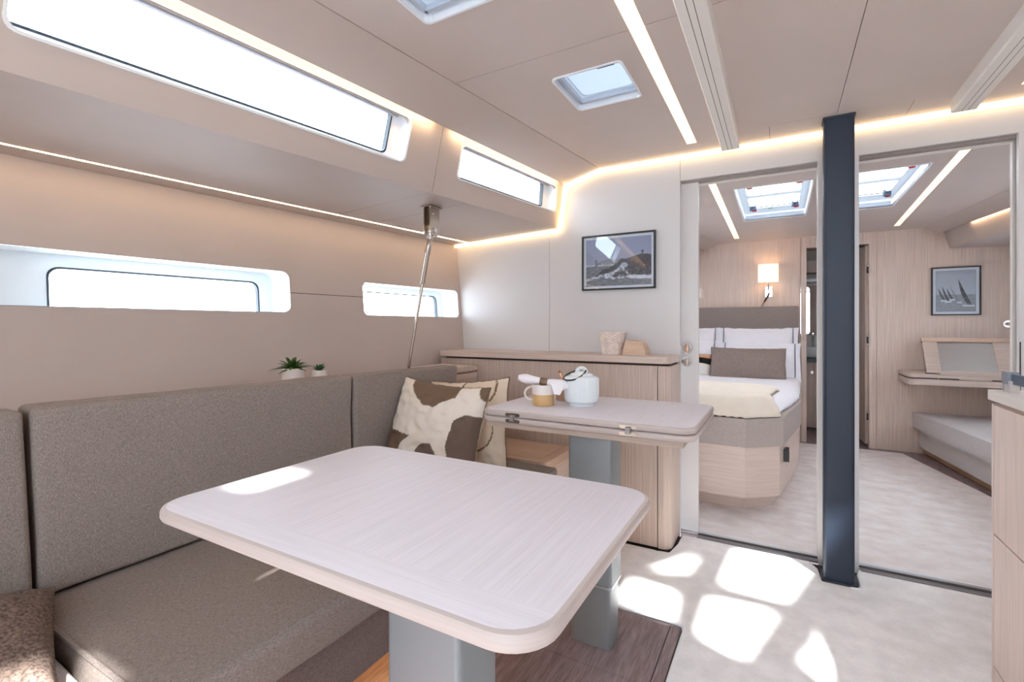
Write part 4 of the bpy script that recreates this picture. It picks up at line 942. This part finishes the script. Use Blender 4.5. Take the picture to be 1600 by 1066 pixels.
# ------------------------------------------------------------------ things on the cabinet and the shelf
ZB = .952
bk = thing('woven_basket', 'small cream woven basket on the oak cabinet below the seascape', 'basket', (-.80, 2.55, ZB))
nR = 15
bm = lathe([(0, ZB), (.052, ZB)] + [(.054 + .020 * (j / nR) ** 1.3, ZB + .115 * j / nR) for j in range(nR + 1)] + [(.070, ZB + .115), (.050, ZB + .01), (0, ZB + .01)], -.80, 2.55, 56,
           rf=lambda k, j: 1 + (.035 * (1 if ((k // 2) + j) % 2 == 0 else -1) if 2 <= j < 2 + nR else 0))
obj('woven_wall', bm, BASKETM, bk, ang=20); obj('basket_rim', tube([(-.80 + .073 * math.cos(2 * math.pi * k / 40), 2.55 + .073 * math.sin(2 * math.pi * k / 40), ZB + .116) for k in range(40)], .004, 8, closed=True), BASKETM, bk)
bm = NB(); pr = [(-.730, ZB), (-.728, ZB + .02), (-.715, ZB + .070), (-.708, ZB + .075), (-.640, ZB + .073), (-.628, ZB + .062), (-.608, ZB + .02), (-.608, ZB)]
prism(pr, 2.50, 2.60, bm, 'y')
wb = obj('wooden_block', bm, BOXW, bev=.006, seg=3, label='squat pale wooden block ornament right of the woven basket', cat='ornament')  # solid pale wooden block, bevelled along its edges
def plant(x, y, z, potr, poth, nl, ll, lw, mat, label, squat):
    p = thing('potted_plant', label, 'plant', (x, y, z), 'potted plants behind the backrest')
    obj('pot', lathe([(0, z), (potr * .75, z), (potr * 1.0, z + poth * .5), (potr * .9, z + poth), (potr * .8, z + poth), (potr * .7, z + poth * .6), (0, z + poth * .6)], x, y, 28), POT, p, ang=60)
    for k in range(nl):
        a = k * 2.39996; el = R(78 - 70 * (k / nl) ** .8) if not squat else R(70 - 50 * k / nl)
        d_ = Vector((math.cos(a) * math.cos(el), math.sin(a) * math.cos(el), math.sin(el))); sd_ = Vector((-math.sin(a), math.cos(a), 0)); L_ = ll * random.uniform(.8, 1.1)
        bm = NB(); prev = None
        for i in range(6):
            t = i / 5; c = Vector((x, y, z + poth * .95)) + d_ * L_ * t + Vector((0, 0, -1)) * (L_ * .35 * t * t if not squat else 0)
            ww = lw * math.sin(math.pi * min(.97, .25 + t * .72)); up_ = d_.cross(sd_).normalized()
            cur = [bm.verts.new(c - sd_ * ww), bm.verts.new(c + up_ * ww * .35), bm.verts.new(c + sd_ * ww), bm.verts.new(c - up_ * ww * .35)]
            if prev:
                for q in range(4): bm.faces.new((prev[q], prev[(q + 1) % 4], cur[(q + 1) % 4], cur[q]))
            else: bm.faces.new(cur)
            prev = cur
        bm.faces.new(prev[::-1]); obj('leaf', bm, mat, p)
plant(-1.80, 1.31, .830, .045, .095, 24, .095, .010, GREEN, 'spiky green succulent in a white pot peeping over the sofa backrest', False)
plant(-1.79, 1.435, .830, .035, .078, 16, .038, .008, GREEN2, 'smaller low green succulent right of the spiky one', True)
# chainplate and tie rod
cp = thing('chainplate_rod', 'polished steel tie rod hanging from a bracket under the soffit', 'rod', (-1.47, 1.81, .87))
bmx = NB()
rot = Matrix.Translation((-1.47, 1.82, 0)) @ Matrix.Rotation(R(4), 4, 'X')
for (a, b, c, d2) in ((-.022, -.016, -.032, .036), (.016, .022, -.032, .036)):
    bm = prism(rr(c, d2, 1.535, 1.685, (.03, .002, .002, .03)), a, b, ax='x')
    for v in bm.verts: v.co = Matrix.Translation((-1.47, 1.82, 0)) @ v.co
    obj('bracket_cheek', bm, STEEL, cp, bev=.002)
obj('bracket_web', box(-1.486, -1.454, 1.838, 1.852, 1.60, 1.685), STEEL, cp, bev=.002)
obj('mounting_plate', box(-1.50, -1.44, 1.78, 1.865, 1.674, 1.68), STEEL, cp)
obj('clevis_pin', tube([(-1.498, 1.82, 1.565), (-1.442, 1.82, 1.565)], .012, 14), CHROME, cp)
obj('bracket_bolt', tube([(-1.449, 1.81, 1.645), (-1.444, 1.81, 1.645)], .008, 12), CHROME, cp)
top_ = Vector((-1.47, 1.82, 1.565)); bot_ = Vector((-1.60, 1.80, .875))
def rp(t): return top_ + (bot_ - top_) * t
obj('eye_end', tube([rp(-.01), rp(.03), rp(.06)], [.019, .018, .013], 14), CHROME, cp)
obj('turnbuckle', tube([rp(.06), rp(.065), rp(.16), rp(.165), rp(.36), rp(.37)], [.012, .0145, .0145, .0125, .0125, .009], 14), STEEL, cp)
obj('rod', tube([rp(.37), rp(.7), rp(1.0)], .0075, 12), STEEL, cp)

# ------------------------------------------------------------------ galley unit at the right edge
KX = .575
kc = thing('galley_unit', 'pale oak galley drawer unit at the right edge of the picture', 'cabinet', (.9, 1.2, 0))
obj('carcass', box(KX + .02, 1.25, -.4, 2.005, .05, .862), KIT, kc)
obj('end_panel', box(KX, 1.25, 2.006, 2.022, .0, .862), KIT, kc, bev=.002)
obj('plinth', box(KX + .05, 1.25, -.4, 2.0, 0, .05), SEAM, kc)
obj('handle_channel', box(KX + .012, 1.25, -.4, 1.985, .835, .876), M('channel_oak', (190, 168, 152), .5), kc)
for k, (z0, z1) in enumerate(((.4655, .859), (.0585, .4605), (.0, .0535))):
    for (a, b) in ((1.02, 2.003), (.2, 1.015), (-.4, .195)):
        obj('drawer_front', box(KX, KX + .018, a, b, z0, z1), KIT, kc, bev=.002)
obj('worktop', prism(rr(KX - .012, 1.27, -.42, 2.036, (.01, .02, .028, .01)), .876, .905), M('galley_worktop', (236, 230, 224), .3, grain=(120, 4, 120), amt=.03), kc, bev=.006, seg=3)
gr = thing('fiddle_rail', 'grey bar rail with chrome bracket on the galley worktop', 'rail', (.72, 2.0, .905))
GREYM = M('rail_clamp_grey', (138, 142, 150), .35, .3)
obj('bracket_post', box(.590, .612, 1.938, 1.978, .905, .940), M('clear_bracket', (196, 190, 186), .3), gr, bev=.003)
obj('bracket_clamp', box(.588, .614, 1.950, 1.990, .930, .966), GREYM, gr, bev=.004)
obj('bracket_leg', box(.592, .610, 1.984, 1.994, .905, .955), GREYM, gr, bev=.002)
obj('rail_bar', box(.597, .606, .1, 1.95, .931, .961), M('rail_slate', (78, 90, 110), .35, .2), gr, bev=.003)
struct('strike_plate', box(.838, .8415, 2.657, 2.662, .80, 1.04), SEAM)
